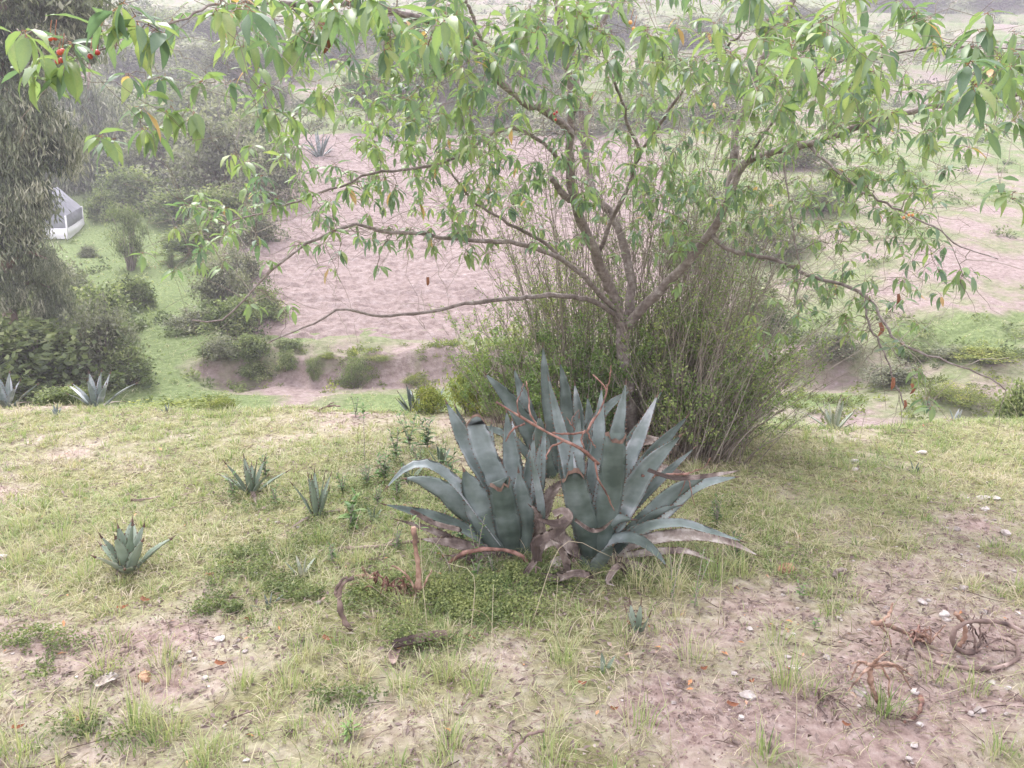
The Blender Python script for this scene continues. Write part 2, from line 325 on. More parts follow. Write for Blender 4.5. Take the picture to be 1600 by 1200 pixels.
# ploughed field, its furrows as relief
fx = np.linspace(-19, 10, 210); fyy = np.linspace(23.4, 58.5, 540)
def furrow(X, Y):
    u = Y+.10*X+.5*(fbm(X*.15, Y*.15, 61, 2)-.5)
    f = .045*np.sin(u*2*math.pi/.42+4*fbm(X*.5, Y*.5, 68, 2))*(1.6*fbm(X*.6, Y*1.4, 63, 2)**2) + .20*(fbm(X*1.3, Y*3.2, 62, 4)-.5)+.16*(fbm(X*3.5, Y*6, 69, 2)-.5)
    tr = np.exp(-((X+.5*(Y-30)*-.55+3.2+.4*np.sin(Y*.5))/.35)**2)*(Y < 36)            # foot track down the slope
    tr2 = np.exp(-((X-.35*(Y-26)+1.2+.3*np.sin(Y*.7))/.25)**2)*(Y < 31)
    m = sstep(.55, .8, field_mask(X, Y))*(1-sstep(7.2, 9.2, X-.03*Y+.8*fbm(Y*.2, X*0, 66, 2)))*sstep(23.4, 24.2, Y)*(1-sstep(57, 58.5, Y))
    return (f-.09*tr-.07*tr2)*m - (1-m)*.28 + .05
sheet('ploughed_field', fx, fyy, M_field, lambda X, Y: .15+.35*(fbm(X*.5, Y*.5, 64, 3)-.3)*(Y < 26)-.2*(Y > 26), extra=furrow)

# ------------------------------------------------------------------ grass and small cover
def blades(buf, pos, h, az, lean, w, tint):
    N = len(pos); t = np.array([0, .4, .75, 1.]); d = np.stack([np.cos(az), np.sin(az), 0*az], -1); s = np.stack([-np.sin(az), np.cos(az), 0*az], -1)
    rt = RNG.uniform(-.9, .9, N); s = norm(s*np.cos(rt)[:, None]+d*np.sin(rt)[:, None])
    cen = pos[:, None]+d[:, None]*(h*lean)[:, None, None]*(t**1.8)[None, :, None]
    cen[:, :, 2] += h[:, None]*(t[None]-np.minimum(lean, 1.5)[:, None]*.38*t[None]**2.5)
    wf = np.array([.9, 1, .6]); L_ = cen[:, :3]-s[:, None]*w[:, None, None]*wf[None, :, None]/2; R_ = cen[:, :3]+s[:, None]*w[:, None, None]*wf[None, :, None]/2
    v = np.stack([L_[:, 0], R_[:, 0], L_[:, 1], R_[:, 1], L_[:, 2], R_[:, 2], cen[:, 3]], 1)
    off = (np.arange(N)*7)[:, None, None]
    buf.add(v.reshape(-1, 3), (np.array([[0, 1, 3, 2], [2, 3, 5, 4]])[None]+off).reshape(-1, 4), (np.array([[4, 5, 6]])[None]+off).reshape(-1, 3), np.repeat(tint, 7))
def tufts(buf, cx, cy, n, h, sp, w, tint, lean=(.15, .9), tj=.12):
    """tuft arrays: centre, blades per tuft (int), height, spread, width, tint"""
    k = np.repeat(np.arange(len(cx)), n); N = len(k); r = sp[k]*np.sqrt(RNG.uniform(0, 1, N)); a = RNG.uniform(0, 2*math.pi, N)
    x = cx[k]+r*np.cos(a); y = cy[k]+r*np.sin(a)
    hh = h[k]*RNG.uniform(.45, 1.1, N); pos = np.stack([x, y, H(x, y)-.004], -1)
    blades(buf, pos, hh, a+RNG.normal(0, .7, N), RNG.uniform(*lean, N)*(.5+r/sp[k]), w[k]*RNG.uniform(.6, 1.2, N), np.clip(tint[k]+RNG.normal(0, tj, N), 0, 1))
def frust(n, y0, y1, pad=.5, p=1.):
    y = y0+(y1-y0)*RNG.uniform(0, 1, n)**p; x = RNG.uniform(-1, 1, n)*(.70*y+pad); return x, y
g = Buf()
x, y = frust(26000, 1.7, 7.3, .6, .8); gg = near_green(x, y); keep = RNG.uniform(0, 1, len(x)) < np.clip((gg-.30)*2.0, 0, 1)*(.5+.5*sstep(2.0, 3.8, y))
x, y, gg = x[keep], y[keep], gg[keep]; px_, py_ = proj(x, y, 0*x)
hue = .38+.7*(fbm(x*1.6, y*1.6, 71, 3)-.5)+.17*RNG.normal(0, 1, len(x))+.30*blob(px_, py_, 820, 900, 380, 80)+.10*blob(px_, py_, 1450, 690, 300, 60)-.05
hgt = .028+.05*fbm(x*1.7, y*1.7, 72, 3)**2+.035*blob(px_, py_, 900, 870, 330, 80)+.02*blob(px_, py_, 80, 870, 200, 80)
tufts(g, x, y, 7, hgt*RNG.uniform(.5, 1.9, len(x)), .015+.02*RNG.uniform(0, 1, len(x)), .0022+.0003*y, hue, (.3, 1.5))
tag(obj('grass', g.mesh('grass', M_grass)), 'short mixed green and straw coloured grass covering the terrace', 'grass', kind='stuff')
g = Buf()
# single sprouts on the bare soil
x, y = frust(5200, 1.7, 5.4, .4, .9)
tufts(g, x, y, 3, RNG.uniform(.012, .05, 5200), np.full(5200, .02), np.full(5200, .0026), .35+.22*RNG.normal(0, 1, 5200), (.4, 1.6), .15)
tag(obj('grass_sprouts', g.mesh('grass_sprouts', M_grass)), 'single thin sprouts of grass on the bare soil', 'grass', kind='stuff')
# taller bunches
g = Buf()
TU = [(95, 850, .16, 60), (30, 880, .15, 60), (130, 905, .12, 50), (165, 1050, .13, 60), (255, 1035, .13, 50), (215, 1140, .17, 90), (130, 1130, .14, 60), (375, 1075, .11, 50), (270, 1065, .1, 40), (185, 1010, .1, 40), (260, 1150, .15, 60),
      (540, 1150, .13, 40), (450, 1075, .12, 50), (880, 1035, .13, 50), (1080, 1040, .17, 36), (1230, 1075, .16, 60), (1270, 1085, .12, 40), (1380, 1115, .13, 60), (1520, 1080, .1, 50), (1215, 1000, .12, 40), (1300, 960, .09, 40), (1050, 930, .22, 60),
      (1120, 910, .2, 50), (1160, 900, .16, 60), (1000, 920, .18, 50), (960, 900, .14, 50), (1385, 770, .07, 50), (1525, 725, .09, 50), (1265, 720, .08, 40), (700, 1060, .14, 60), (745, 1075, .12, 50), (640, 960, .12, 40), (630, 1080, .12, 50), (480, 1030, .1, 60),
      (560, 1060, .1, 50), (40, 830, .12, 60), (85, 760, .1, 50), (330, 640, .09, 60), (350, 650, .1, 60), (1000, 1140, .1, 50), (30, 1180, .14, 60), (330, 1190, .12, 60), (1190, 1180, .1, 50), (1560, 1180, .09, 40), (700, 1180, .12, 60), (860, 1190, .12, 50), (560, 880, .12, 60), (500, 850, .12, 60), (1220, 900, .1, 40), (1460, 1060, .1, 40)]
for (a, b_, hh, n) in TU:
    p = hit(a, b_)
    if p[1] > 7: p = on(a, 6.4)
    tufts(g, np.array([p[0]]), np.array([p[1]]), n, np.array([hh*1.15]), np.array([.05]), np.array([.0034]), np.array([random.uniform(.3, .6)]), (.1, .7), .18)
x, y = frust(1100, 1.8, 6.9, .5); gg = near_green(x, y); k = gg > .42
tufts(g, x[k], y[k], 20, RNG.uniform(.04, .10, k.sum()), np.full(k.sum(), .035), .003+.0003*y[k], RNG.uniform(.2, .7, k.sum()), (.1, .8), .15)
tag(obj('grass_bunches', g.mesh('grass_bunches', M_grass)), 'taller bunches of grass scattered over the terrace', 'grass', kind='stuff')
# far grass on the valley floor and slopes
g = Buf()
y = RNG.uniform(16, 34, 12000); x = RNG.uniform(-1, 1, 12000)*(.72*y+1); gg = far_green(x, y); k = (RNG.uniform(0, 1, len(x)) < gg-.2) & ((field_mask(x, y) < .5) | (y < 23.5) | (x > 8.6))
tufts(g, x[k], y[k], 4, RNG.uniform(.04, .12, k.sum()), np.full(k.sum(), .08), np.full(k.sum(), .018), .36+.2*gg[k]+.13*RNG.normal(0, 1, k.sum())-.1, (.4, 1.4), .1)
y = RNG.uniform(34, 75, 6500); x = RNG.uniform(-1, 1, 6500)*(.72*y+1); gg = far_green(x, y); k = (RNG.uniform(0, 1, len(x)) < gg-.2) & ((field_mask(x, y) < .5) | (y > 59) | (x > 9.5))
tufts(g, x[k], y[k], 4, RNG.uniform(.08, .2, k.sum()), np.full(k.sum(), .2), np.full(k.sum(), .04), .32+.2*gg[k]+.12*RNG.normal(0, 1, k.sum())-.1, (.4, 1.4), .1)
x = RNG.uniform(-5, 6, 900); y = edge_y(x)+RNG.uniform(-.25, .7, 900)
tufts(g, x, y, 9, RNG.uniform(.03, .1, 900), np.full(900, .04), np.full(900, .005), RNG.uniform(.25, .6, 900), (.2, 1.2), .12)
tag(obj('slope_grass', g.mesh('slope_grass', M_grass)), 'green grass of the hollow and of the slopes beyond the terrace', 'grass', kind='stuff')
# long bent straws
g = Buf(); pts = []
ST = [((872, 900), (868, 985), (885, 1030)), ((955, 870), (880, 850), (830, 980)), ((200, 1000), (110, 1060), (20, 1140)), ((800, 1010), (960, 1020), (900, 1035)), ((1600, 1050), (1530, 1072), (1470, 1090)), ((700, 880), (740, 900), (735, 1000)),
      ((655, 810), (660, 900), (668, 990)), ((120, 640), (125, 780), (130, 860)), ((935, 960), (900, 970), (880, 1025)), ((1080, 960), (1075, 1000), (1075, 1050)), ((1330, 860), (1300, 960), (1320, 1000)), ((205, 1000), (215, 1070), (205, 1130)), ((975, 1110), (978, 1060), (985, 1180)), ((1240, 1050), (1245, 1100), (1240, 1190)), ((1130, 850), (1128, 900), (1122, 980)), ((560, 900), (600, 930), (640, 960))]
for tr in ST:
    b0 = hit(*tr[2]); 
    q = np.array([b0, P(*tr[1], b0[1]+.05), P(*tr[0], b0[1]+.1)]); q[:, 2] = np.maximum(q[:, 2], H(q[:, 0], q[:, 1])+.01)
    tubes(g, spline(q, 10), np.linspace(.0022, .0009, 10), 3, .1)
x, y = frust(260, 1.9, 6.6, .4); k = np.arange(260)
az = RNG.uniform(0, 6.28, 260); hh = RNG.uniform(.12, .38, 260); t = np.linspace(0, 1, 7)
pp = np.stack([x[:, None]+np.cos(az)[:, None]*hh[:, None]*t**2*.6, y[:, None]+np.sin(az)[:, None]*hh[:, None]*t**2*.6, H(x, y)[:, None]+hh[:, None]*t*(1-.25*t)], -1)
tubes(g, pp, np.linspace(.0016, .0007, 7)[None].repeat(260, 0), 3, RNG.uniform(0, .35, 260))
tag(obj('dry_grass_straws', g.mesh('dry_grass_straws', M_grass)), 'thin dry straws of grass standing and lying over the terrace', 'grass', kind='stuff')
# low leafy herb mats
def leaf_cards(buf, pos, size, tint, flat=.5, asp=.55):
    """small folded leaf: 4 verts diamond + fold = 2 tris"""
    N = len(pos); ax = norm(RNG.normal(0, 1, (N, 3))*np.array([1, 1, 1-flat])+np.array([0, 0, .1])); nn = norm(RNG.normal(0, 1, (N, 3))*(1-flat)+np.array([0, 0, 1.])*flat*1.5)
    s = norm(np.cross(ax, nn)); L = size[:, None]
    v = np.stack([pos, pos+ax*L*.5+s*L*asp/2+nn*L*.08, pos+ax*L-nn*L*.12, pos+ax*L*.5-s*L*asp/2+nn*L*.08], 1)
    buf.add(v.reshape(-1, 3), None, (np.array([[0, 1, 2], [0, 2, 3]])[None]+(np.arange(N)*4)[:, None, None]).reshape(-1, 3), np.repeat(np.clip(tint, 0, 1), 4))
b = Buf()
MATS = [(640, 730, .5, .5, 3500, .3), (700, 790, .3, .3, 2600, .3), (550, 800, .5, .35, 3200, .3), (380, 790, .35, .3, 1800, .35), (900, 915, .4, .12, 2500, .45), (1120, 800, .4, .5, 2600, .5), (430, 930, .34, .26, 5000, .35), (700, 930, .40, .22, 7000, .5), (560, 930, .3, .2, 3000, .4), (760, 960, .3, .15, 4000, .55), (380, 880, .25, .25, 2500, .4), (350, 960, .16, .1, 1500, .25), (800, 900, .3, .15, 3500, .4), (660, 1000, .25, .12, 2200, .4), (60, 1010, .2, .12, 1600, .45), (110, 1050, .2, .1, 1200, .5), (600, 760, .5, .4, 3000, .45), (480, 860, .35, .3, 2600, .45), (530, 1100, .16, .08, 900, .3), (1200, 870, .3, .3, 1400, .4), (140, 1150, .2, .1, 900, .4)]
for (a, c, rx, ry, n, ti) in MATS:
    p = hit(a, c); n = int(n*1.2); u = RNG.normal(0, .48, n); v_ = RNG.normal(0, .48, n); x = p[0]+u*rx; y = p[1]+v_*ry
    k = fbm(x*9, y*9, 81, 3) > .47; x, y = x[k], y[k]; n = len(x)
    dens = fbm(x*5, y*5, 82, 2); z = H(x, y)+RNG.uniform(0, 1, n)**1.2*.08*dens*1.3
    leaf_cards(b, np.stack([x, y, z], -1), RNG.uniform(.008, .018, n), ti+RNG.normal(0, .18, n)+(z-H(x, y))*4, .45)
x, y = frust(9000, 1.8, 6.9, .5); gg = near_green(x, y); k = (gg > .4) & (fbm(x*2.2, y*2.2, 84, 3) > .52); x, y = x[k], y[k]
leaf_cards(b, np.stack([x, y, H(x, y)+RNG.uniform(0, .025, len(x))], -1), RNG.uniform(.008, .02, len(x)), .5+RNG.normal(0, .2, len(x)), .6)
tag(obj('herb_mat', b.mesh('herb_mat', M_mat, smooth=False)), 'low mats of tiny leafed green herbs round the agaves', 'ground cover', kind='stuff')
# flattened dead straw
b = Buf(); x, y = frust(46000, 1.7, 7.0, .5, .9); k = RNG.uniform(0, 1, len(x)) < .12+1.6*(fbm(x*3.5, y*3.5, 95, 3)-.42); x, y = x[k], y[k]; n = len(x)
leaf_cards(b, np.stack([x, y, H(x, y)+RNG.uniform(.002, .022, n)], -1), RNG.uniform(.02, .06, n), .5+.35*RNG.uniform(-1, 1, n)+.3*(fbm(x*2, y*2, 96, 2)-.5), .78, .05)
tag(obj('straw_thatch', b.mesh('straw_thatch', M_thatch, smooth=False)), 'flattened dead grass lying between the living tufts', 'dead grass', kind='stuff')
# crumbs of soil
b = Buf(); x, y = frust(42000, 1.7, 5.2, .4, .8); gg = near_green(x, y); k = (gg < .62) & (fbm(x*4, y*4, 97, 3) > .40); x, y = x[k], y[k]; n = len(x); sz = RNG.uniform(.0025, .009, n)*RNG.uniform(.5, 1, n)
tet = np.array([[1, 0, -.3], [-.5, .87, -.3], [-.5, -.87, -.3], [0, 0, .8]])[None]*(1+.35*RNG.normal(0, 1, (n, 4, 3))); v = tet*sz[:, None, None]+np.stack([x, y, H(x, y)+.002], -1)[:, None]
b.add(v.reshape(-1, 3), None, (np.array([[0, 1, 3], [1, 2, 3], [2, 0, 3]])[None]+(np.arange(n)*4)[:, None, None]).reshape(-1, 3), np.repeat(np.clip(.4+.22*RNG.normal(0, 1, n), 0, 1), 4))
tag(obj('soil_crumbs', b.mesh('soil_crumbs', M_soilc, smooth=False)), 'crumbs of dry pinkish soil on the bare patches', 'soil', kind='stuff')
# litter
b = Buf()
x, y = frust(26000, 1.7, 6.9, .5, .8); px_, py_ = proj(x, y, 0*x)
wgt = .30+1.1*blob(px_, py_, 1180, 960, 260, 90)+.6*blob(px_, py_, 900, 900, 200, 60)+.7*blob(px_, py_, 1300, 1080, 260, 110)+.5*blob(px_, py_, 250, 1060, 200, 60)+.5*blob(px_, py_, 560, 880, 200, 60)+.5*(fbm(x*3, y*3, 91, 2)-.5)
k = RNG.uniform(0, 1, len(x)) < wgt; x, y = x[k], y[k]; n = len(x)
leaf_cards(b, np.stack([x, y, H(x, y)+RNG.uniform(.002, .014, n)], -1), RNG.uniform(.008, .042, n), np.where(RNG.uniform(0, 1, n) < .012, 1., .42+RNG.normal(0, .22, n)).clip(0, 1), .72, .38)
tag(obj('leaf_litter', b.mesh('leaf_litter', M_litter, smooth=False)), 'grey brown dead leaves strewn over the soil', 'leaf litter', kind='stuff')
# twiglets on the ground
b = Buf(); x, y = frust(1500, 1.8, 6.8, .4); az = RNG.uniform(0, 6.28, 1500); L_ = RNG.uniform(.03, .14, 1500); t = np.linspace(-.5, .5, 4); bend = RNG.normal(0, .15, 1500)
X = x[:, None]+np.cos(az)[:, None]*L_[:, None]*t-np.sin(az)[:, None]*(bend*L_)[:, None]*t*t*4; Y = y[:, None]+np.sin(az)[:, None]*L_[:, None]*t+np.cos(az)[:, None]*(bend*L_)[:, None]*t*t*4
tubes(b, np.stack([X, Y, H(X, Y)+.006+.02*RNG.uniform(0, 1, (1500, 1))*(t[None]+.5)], -1), np.full((1500, 4), .0018), 3, RNG.uniform(.2, 1, 1500))
tag(obj('twig_litter', b.mesh('twig_litter', M_greywood)), 'bits of dry twig strewn over the soil', 'twig litter', kind='stuff')

# ------------------------------------------------------------------ stones and pebbles
def rock_verts(seed, n=7, m=10, flat=.6):
    r = np.random.default_rng(seed); th = np.linspace(0, math.pi, n); ph = np.arange(m)/m*2*math.pi
    T, Ph = np.meshgrid(th, ph, indexing='ij'); v = np.stack([np.sin(T)*np.cos(Ph), np.sin(T)*np.sin(Ph), np.cos(T)], -1).reshape(-1, 3)
    for k in range(9):
        d = norm(r.normal(0, 1, 3)); c = r.uniform(.45, .8); e = np.maximum(v@d-c, 0); v = v-e[:, None]*d*.92
    v = v*(1+.06*r.normal(0, 1, (len(v), 1)))
    v[:m] = v[:m].mean(0); v[-m:] = v[-m:].mean(0)
    v[:, 2] *= flat
    i, j = np.meshgrid(np.arange(n-1), np.arange(m), indexing='ij'); j2 = (j+1) % m
    return v, np.stack([i*m+j, (i+1)*m+j, (i+1)*m+j2, i*m+j2], -1).reshape(-1, 4)
b = Buf(); x, y = frust(1500, 1.7, 6.9, .5); px_, py_ = proj(x, y, 0*x)
k = RNG.uniform(0, 1, len(x)) < .10+.7*blob(px_, py_, 1560, 820, 150, 110)+.55*blob(px_, py_, 1400, 1080, 250, 120)+.2*blob(px_, py_, 350, 1020, 200, 70)
rk = [rock_verts(s, 5, 6, .55) for s in range(6)]
for i in np.nonzero(k)[0]:
    v, q = rk[i % 6]; s = RNG.uniform(.005, .018); a = RNG.uniform(0, 6.28); R = np.array([[math.cos(a), -math.sin(a), 0], [math.sin(a), math.cos(a), 0], [0, 0, 1]])
    b.add(v@R.T*s+np.array([x[i], y[i], float(H(x[i], y[i]))+s*.2]), q, None, RNG.uniform(.2, .9))
tag(obj('pebbles', b.mesh('pebbles', M_stone, smooth=False)), 'small pale pebbles lying in the soil of the terrace', 'pebbles', kind='stuff')
STONES = [(226, 1062, 17, .8, M_clod, .5, 'clod', 'round tan crumbly clod of earth beside grey dead leaves at lower left'),
 (342, 1000, 12, .4, M_stone, .9, 'stone', 'flat whitish stone below the low green mat at left'),
 (1474, 962, 11, .6, M_stone, 1.0, 'stone', 'bright white stone just above the ring of curled stalk'),
 (1478, 970, 9, .5, M_stone, .45, 'stone', 'beige stone tucked under the bright white stone'),
 (1430, 1083, 9, .8, M_stone, 1.0, 'stone', 'white stone beside the spider shaped dead stalk'),
 (1428, 1166, 8, .8, M_stone, .8, 'stone', 'small white stone alone near the bottom edge at right'),
 (1294, 1030, 10, .5, M_stone, .5, 'stone', 'greyish stone in the grass left of the spider shaped stalk'),
 (1345, 1083, 16, .25, M_stone, .3, 'stone', 'flat brownish slab of stone under the legs of the dead stalk'),
 (1168, 1088, 17, .4, M_stone, .6, 'stone', 'broad cream coloured stone half buried in bare soil'),
 (1530, 1110, 13, .4, M_stone, .35, 'stone', 'flat grey stone at the lower right edge of the terrace'),
 (1505, 922, 9, .8, M_stone, .5, 'stone', 'upright buff stone in the grass above the curled stalks'),
 (1537, 958, 9, .7, M_stone, .4, 'stone', 'dull brown stone behind the ring of curled stalk'),
 (1440, 942, 10, .5, M_stone, .6, 'stone', 'crumbly pale stone in grass above the orange root'),
 (1228, 892, 17, .7, M_clod, .2, 'clod', 'dark brown clod of earth in grass right of the agaves'),
 (1549, 1068, 8, .6, M_stone, .8, 'stone', 'white pebble sized stone under the right end of the stalk ring'),
 (1575, 1078, 7, .6, M_stone, .8, 'stone', 'second white small stone from the ring of stalk towards the right edge'),
 (1537, 779, 11, .4, M_stone, .9, 'stone', 'left one of two white stones lying side by side at right'),
 (1556, 780, 10, .4, M_stone, .9, 'stone', 'right one of two white stones lying side by side at right'),
 (1440, 708, 9, .4, M_stone, .9, 'stone', 'thin white stone in grass above the tiny agave at right'),
 (1335, 722, 8, .6, M_stone, .8, 'stone', 'pinkish white stone in the short grass right of the brush'),
 (1336, 735, 8, .4, M_stone, .8, 'stone', 'low whitish stone just below the pinkish white stone'),
 (1495, 829, 8, .7, M_stone, .4, 'stone', 'dark grey stone in green grass at the right'),
 (1570, 836, 10, .6, M_stone, .7, 'stone', 'rough pale stone on the gravelly patch at the right edge'),
 (1540, 798, 8, .6, M_stone, .8, 'stone', 'small stone just below the pair of white stones'),
 (6, 872, 10, .5, M_stone, .9, 'stone', 'white stone cut by the left edge of the picture'),
 (1240, 1044, 14, .15, M_stone, .9, 'stone', 'long flat white stone chip beside a bunch of grass'),
 (385, 1190, 9, .6, M_stone, .7, 'stone', 'pale stone at the bottom edge left of the middle'),
 (1385, 952, 7, .6, M_stone, .4, 'stone', 'small brown stone behind the orange root')]
for i, (a, c, r, fl, mt, ti, nm, lab) in enumerate(STONES):
    p = hit(a, c); s = r*p[1]/FPX; v, q = rock_verts(100+i, 9, 14, fl); b = Buf(); b.add(v*np.array([s, s*.8, s]), q, None, ti)
    o = obj(nm, b.mesh(nm, mt, smooth=False), loc=(p[0], p[1], float(H(p[0], p[1]))+s*fl*.45)); o.rotation_euler = (random.uniform(-.2, .2), random.uniform(-.2, .2), random.uniform(-.6, .6))
    tag(o, lab, nm, 'loose stones on the terrace')

# ------------------------------------------------------------------ agaves
CAMP = np.array([0, 0, CAM_H])
def agave_leaf(ctrl, width, facing, cut=False, chan=.22, thick=.10, tint=.5, teeth=True, n=15, droop_dry=0., widthf=None):
    """ctrl: rows of points base..tip; width in metres at the widest; facing: vector the hollow face looks to. returns body, spine buffers"""
    c = spline(ctrl, n); tan = norm(np.gradient(c, axis=0)); f = norm(np.asarray(facing, float))
    s = norm(np.cross(tan, f[None])); nn = np.cross(s, tan); t = np.linspace(0, 1, n)
    if cut: wp = np.interp(t, [0, .3, .8, 1], [.75, 1, .96, .8])
    else: wp = np.interp(t, [0, .08, .3, .5, .7, .85, .95, 1], [.80, .74, .97, 1, .8, .48, .17, .03])
    wv = width/2*wp; wv = wv*(1+.03*RNG.normal(0, 1, n))
    u = np.array([-1, -.7, -.35, 0, .35, .7, 1.]); prof = chan*(u**2); th = thick*np.array([.05, .5, .9, 1, .9, .5, .05])
    thv = width*np.interp(t, [0, .2, .6, 1], [1.8, 1.0, .5, .2])
    top = c[:, None]+s[:, None]*(wv[:, None]*u)[:, :, None]+nn[:, None]*((wv*2)[:, None]*prof)[:, :, None]
    top = top+nn[:, None]*((wv*2)[:, None]*(.02*RNG.normal(0, 1, (n, 7))))[:, :, None]; bot = top[:, 1:6]-nn[:, None]*(thv[:, None]*th[1:6])[:, :, None]
    if cut:
        jag = (np.array([-.5, -.1, .15, .3, .2, -.15, -.6])*RNG.choice([-.6, 1.])+RNG.uniform(-.25, .25, 7))*width*.5; top[-1] += tan[-1]*jag[:, None]; bot[-1] += tan[-1]*jag[1:6, None]
    ring = np.concatenate([top, bot[:, ::-1]], 1); m = 12
    b = Buf(); i, j = np.meshgrid(np.arange(n-1), np.arange(m), indexing='ij'); j2 = (j+1) % m
    q = np.stack([i*m+j, i*m+j2, (i+1)*m+j2, (i+1)*m+j], -1).reshape(-1, 4)
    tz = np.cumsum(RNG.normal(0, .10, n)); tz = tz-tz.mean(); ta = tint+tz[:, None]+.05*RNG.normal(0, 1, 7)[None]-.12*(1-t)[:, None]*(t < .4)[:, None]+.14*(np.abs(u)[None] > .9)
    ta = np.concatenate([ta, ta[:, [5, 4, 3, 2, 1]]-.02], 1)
    tr = np.array([[(n-1)*m+0, (n-1)*m+k, (n-1)*m+k+1] for k in range(1, m-1)])
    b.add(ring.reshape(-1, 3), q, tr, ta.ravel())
    sb = None
    if teeth:
        sb = Buf()
        L = np.linalg.norm(c[-1]-c[0]); K = int(max(6, L/.026)); tt = np.linspace(.12, .9 if not cut else .97, K)
        for sgn in (-1, 1):
            e = top[:, 0 if sgn < 0 else 6]; pe = np.stack([np.interp(tt, t, e[:, k]) for k in range(3)], 1); pt = np.stack([np.interp(tt, t, tan[:, k]) for k in range(3)], 1); ps = np.stack([np.interp(tt, t, s[:, k]) for k in range(3)], 1)*sgn
            z = .0048*RNG.uniform(.7, 1.3, (K, 1))
            v = np.stack([pe-pt*z-ps*.001, pe+pt*z-ps*.001, pe+ps*z*1.5+pt*z*.6], 1); sb.add(v.reshape(-1, 3), None, np.arange(K*3).reshape(-1, 3), .4)
        if not cut:
            tubes(sb, np.array([c[-1]-tan[-1]*.012, c[-1]+tan[-1]*.008, c[-1]+tan[-1]*.026]), np.array([max(wv[-2]*.55, .003), .0028, .0006]), 5, .2)
        else:
            e = top[-1]; fo = np.sign(nn[-1][1])*-1; sb2 = np.concatenate([e+tan[-1]*.006+nn[-1]*.003*fo+RNG.normal(0, .003, (7, 3)), e-tan[-1]*RNG.uniform(.004, .016, (7, 1))+nn[-1]*(.004 if fo > 0 else -.10*width)]); sb.add(sb2, [[k, k+1, 8+k, 7+k] for k in range(6)], None, .5)
    return b, sb
def add_agave(label, base, leaves, group, m=None, cat='agave'):
    t = thing('agave', label, cat, base, group)
    for (buf, sb, mt) in leaves:
        o = part('leaf', buf, mt or m or M_agave, t)
        if sb: obj('spines', sb.mesh('spines', M_spine, tuple(t.location), False), o, kind='stuff')
    return t
def traced(base_d, rows):
    """rows: (list of (px,py), width px, depth tip offset, mode) mode: b back, f front, c cut front, k cut back, d dry"""
    out = []
    for (pp, wpx, dz, mode, ti) in rows:
        k = len(pp); ds = [base_d+dz*(i/(k-1))+(-.03 if dz < 0 else .03) for i in range(k)]
        ctrl = np.array([P(a, b, d) for (a, b), d in zip(pp, ds)]); ctrl[:, 2] = np.maximum(ctrl[:, 2], H(ctrl[:, 0], ctrl[:, 1])+.012)
        W = wpx*.86*PXM(base_d); facing = np.array([0, -1., .45]) if mode in 'bk' else np.array([0, 1., -.25])
        if mode == 'l': facing = np.array([.25, -.45, 1.])
        if mode == 'd': facing = np.array([0, -.7, 1.])
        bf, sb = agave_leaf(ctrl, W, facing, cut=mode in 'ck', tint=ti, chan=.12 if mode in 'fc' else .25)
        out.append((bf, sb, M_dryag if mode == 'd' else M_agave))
    return out
DA = hit(800, 862)[1]; DB = hit(925, 880)[1]+.05
LA = [([(795, 815), (762, 745), (728, 690), (697, 628)], 40, .25, 'b', .55), ([(800, 810), (770, 740), (735, 690), (711, 634)], 30, .33, 'b', .4),
      ([(800, 830), (782, 765), (757, 705), (741, 655)], 44, .12, 'k', .35), ([(812, 825), (804, 755), (797, 700), (791, 642)], 36, .22, 'b', .5),
      ([(822, 830), (826, 770), (829, 730), (834, 684)], 30, .1, 'b', .35), ([(818, 832), (838, 770), (845, 720), (852, 668)], 26, .28, 'b', .45),
      ([(782, 848), (745, 800), (705, 752), (665, 727), (632, 735), (604, 762)], 30, -.12, 'l', .8), ([(778, 850), (735, 805), (695, 768), (655, 750), (632, 748)], 42, .03, 'f', .45),
      ([(775, 862), (735, 835), (690, 815), (640, 800), (600, 788)], 30, -.05, 'l', .25), ([(800, 868), (795, 830), (788, 795), (782, 758)], 50, -.12, 'c', .25),
      ([(782, 862), (760, 815), (742, 775), (724, 733)], 58, -.06, 'f', .35), ([(822, 862), (820, 820), (815, 780), (810, 735)], 42, -.02, 'f', .4),
      ([(808, 850), (780, 780), (765, 720), (768, 660)], 36, .38, 'b', .3), ([(790, 872), (750, 860), (705, 850), (655, 842)], 24, -.1, 'd', .5),
      ([(830, 850), (850, 800), (862, 770), (890, 745)], 26, .15, 'd', .5), ([(800, 872), (780, 880), (745, 872), (700, 868)], 22, -.12, 'd', .3)]
LA += [([(830, 835), (835, 780), (840, 730), (845, 690)], 18, .05, 'b', .7), ([(795, 840), (765, 780), (745, 730), (735, 700)], 20, .3, 'b', .2), ([(822, 820), (812, 750), (805, 700), (800, 655)], 20, .34, 'b', .25), ([(842, 850), (846, 800), (838, 750), (828, 700)], 16, -.05, 'f', .6), ([(770, 865), (720, 850), (670, 828), (620, 812)], 16, -.02, 'd', .2), ([(835, 860), (842, 830), (836, 800), (828, 790)], 20, -.1, 'd', .4)]
add_agave('large blue grey agave left of the tree, one leaf arching over to the left', hit(805, 868), traced(DA, LA), 'large agaves at the foot of the tree')
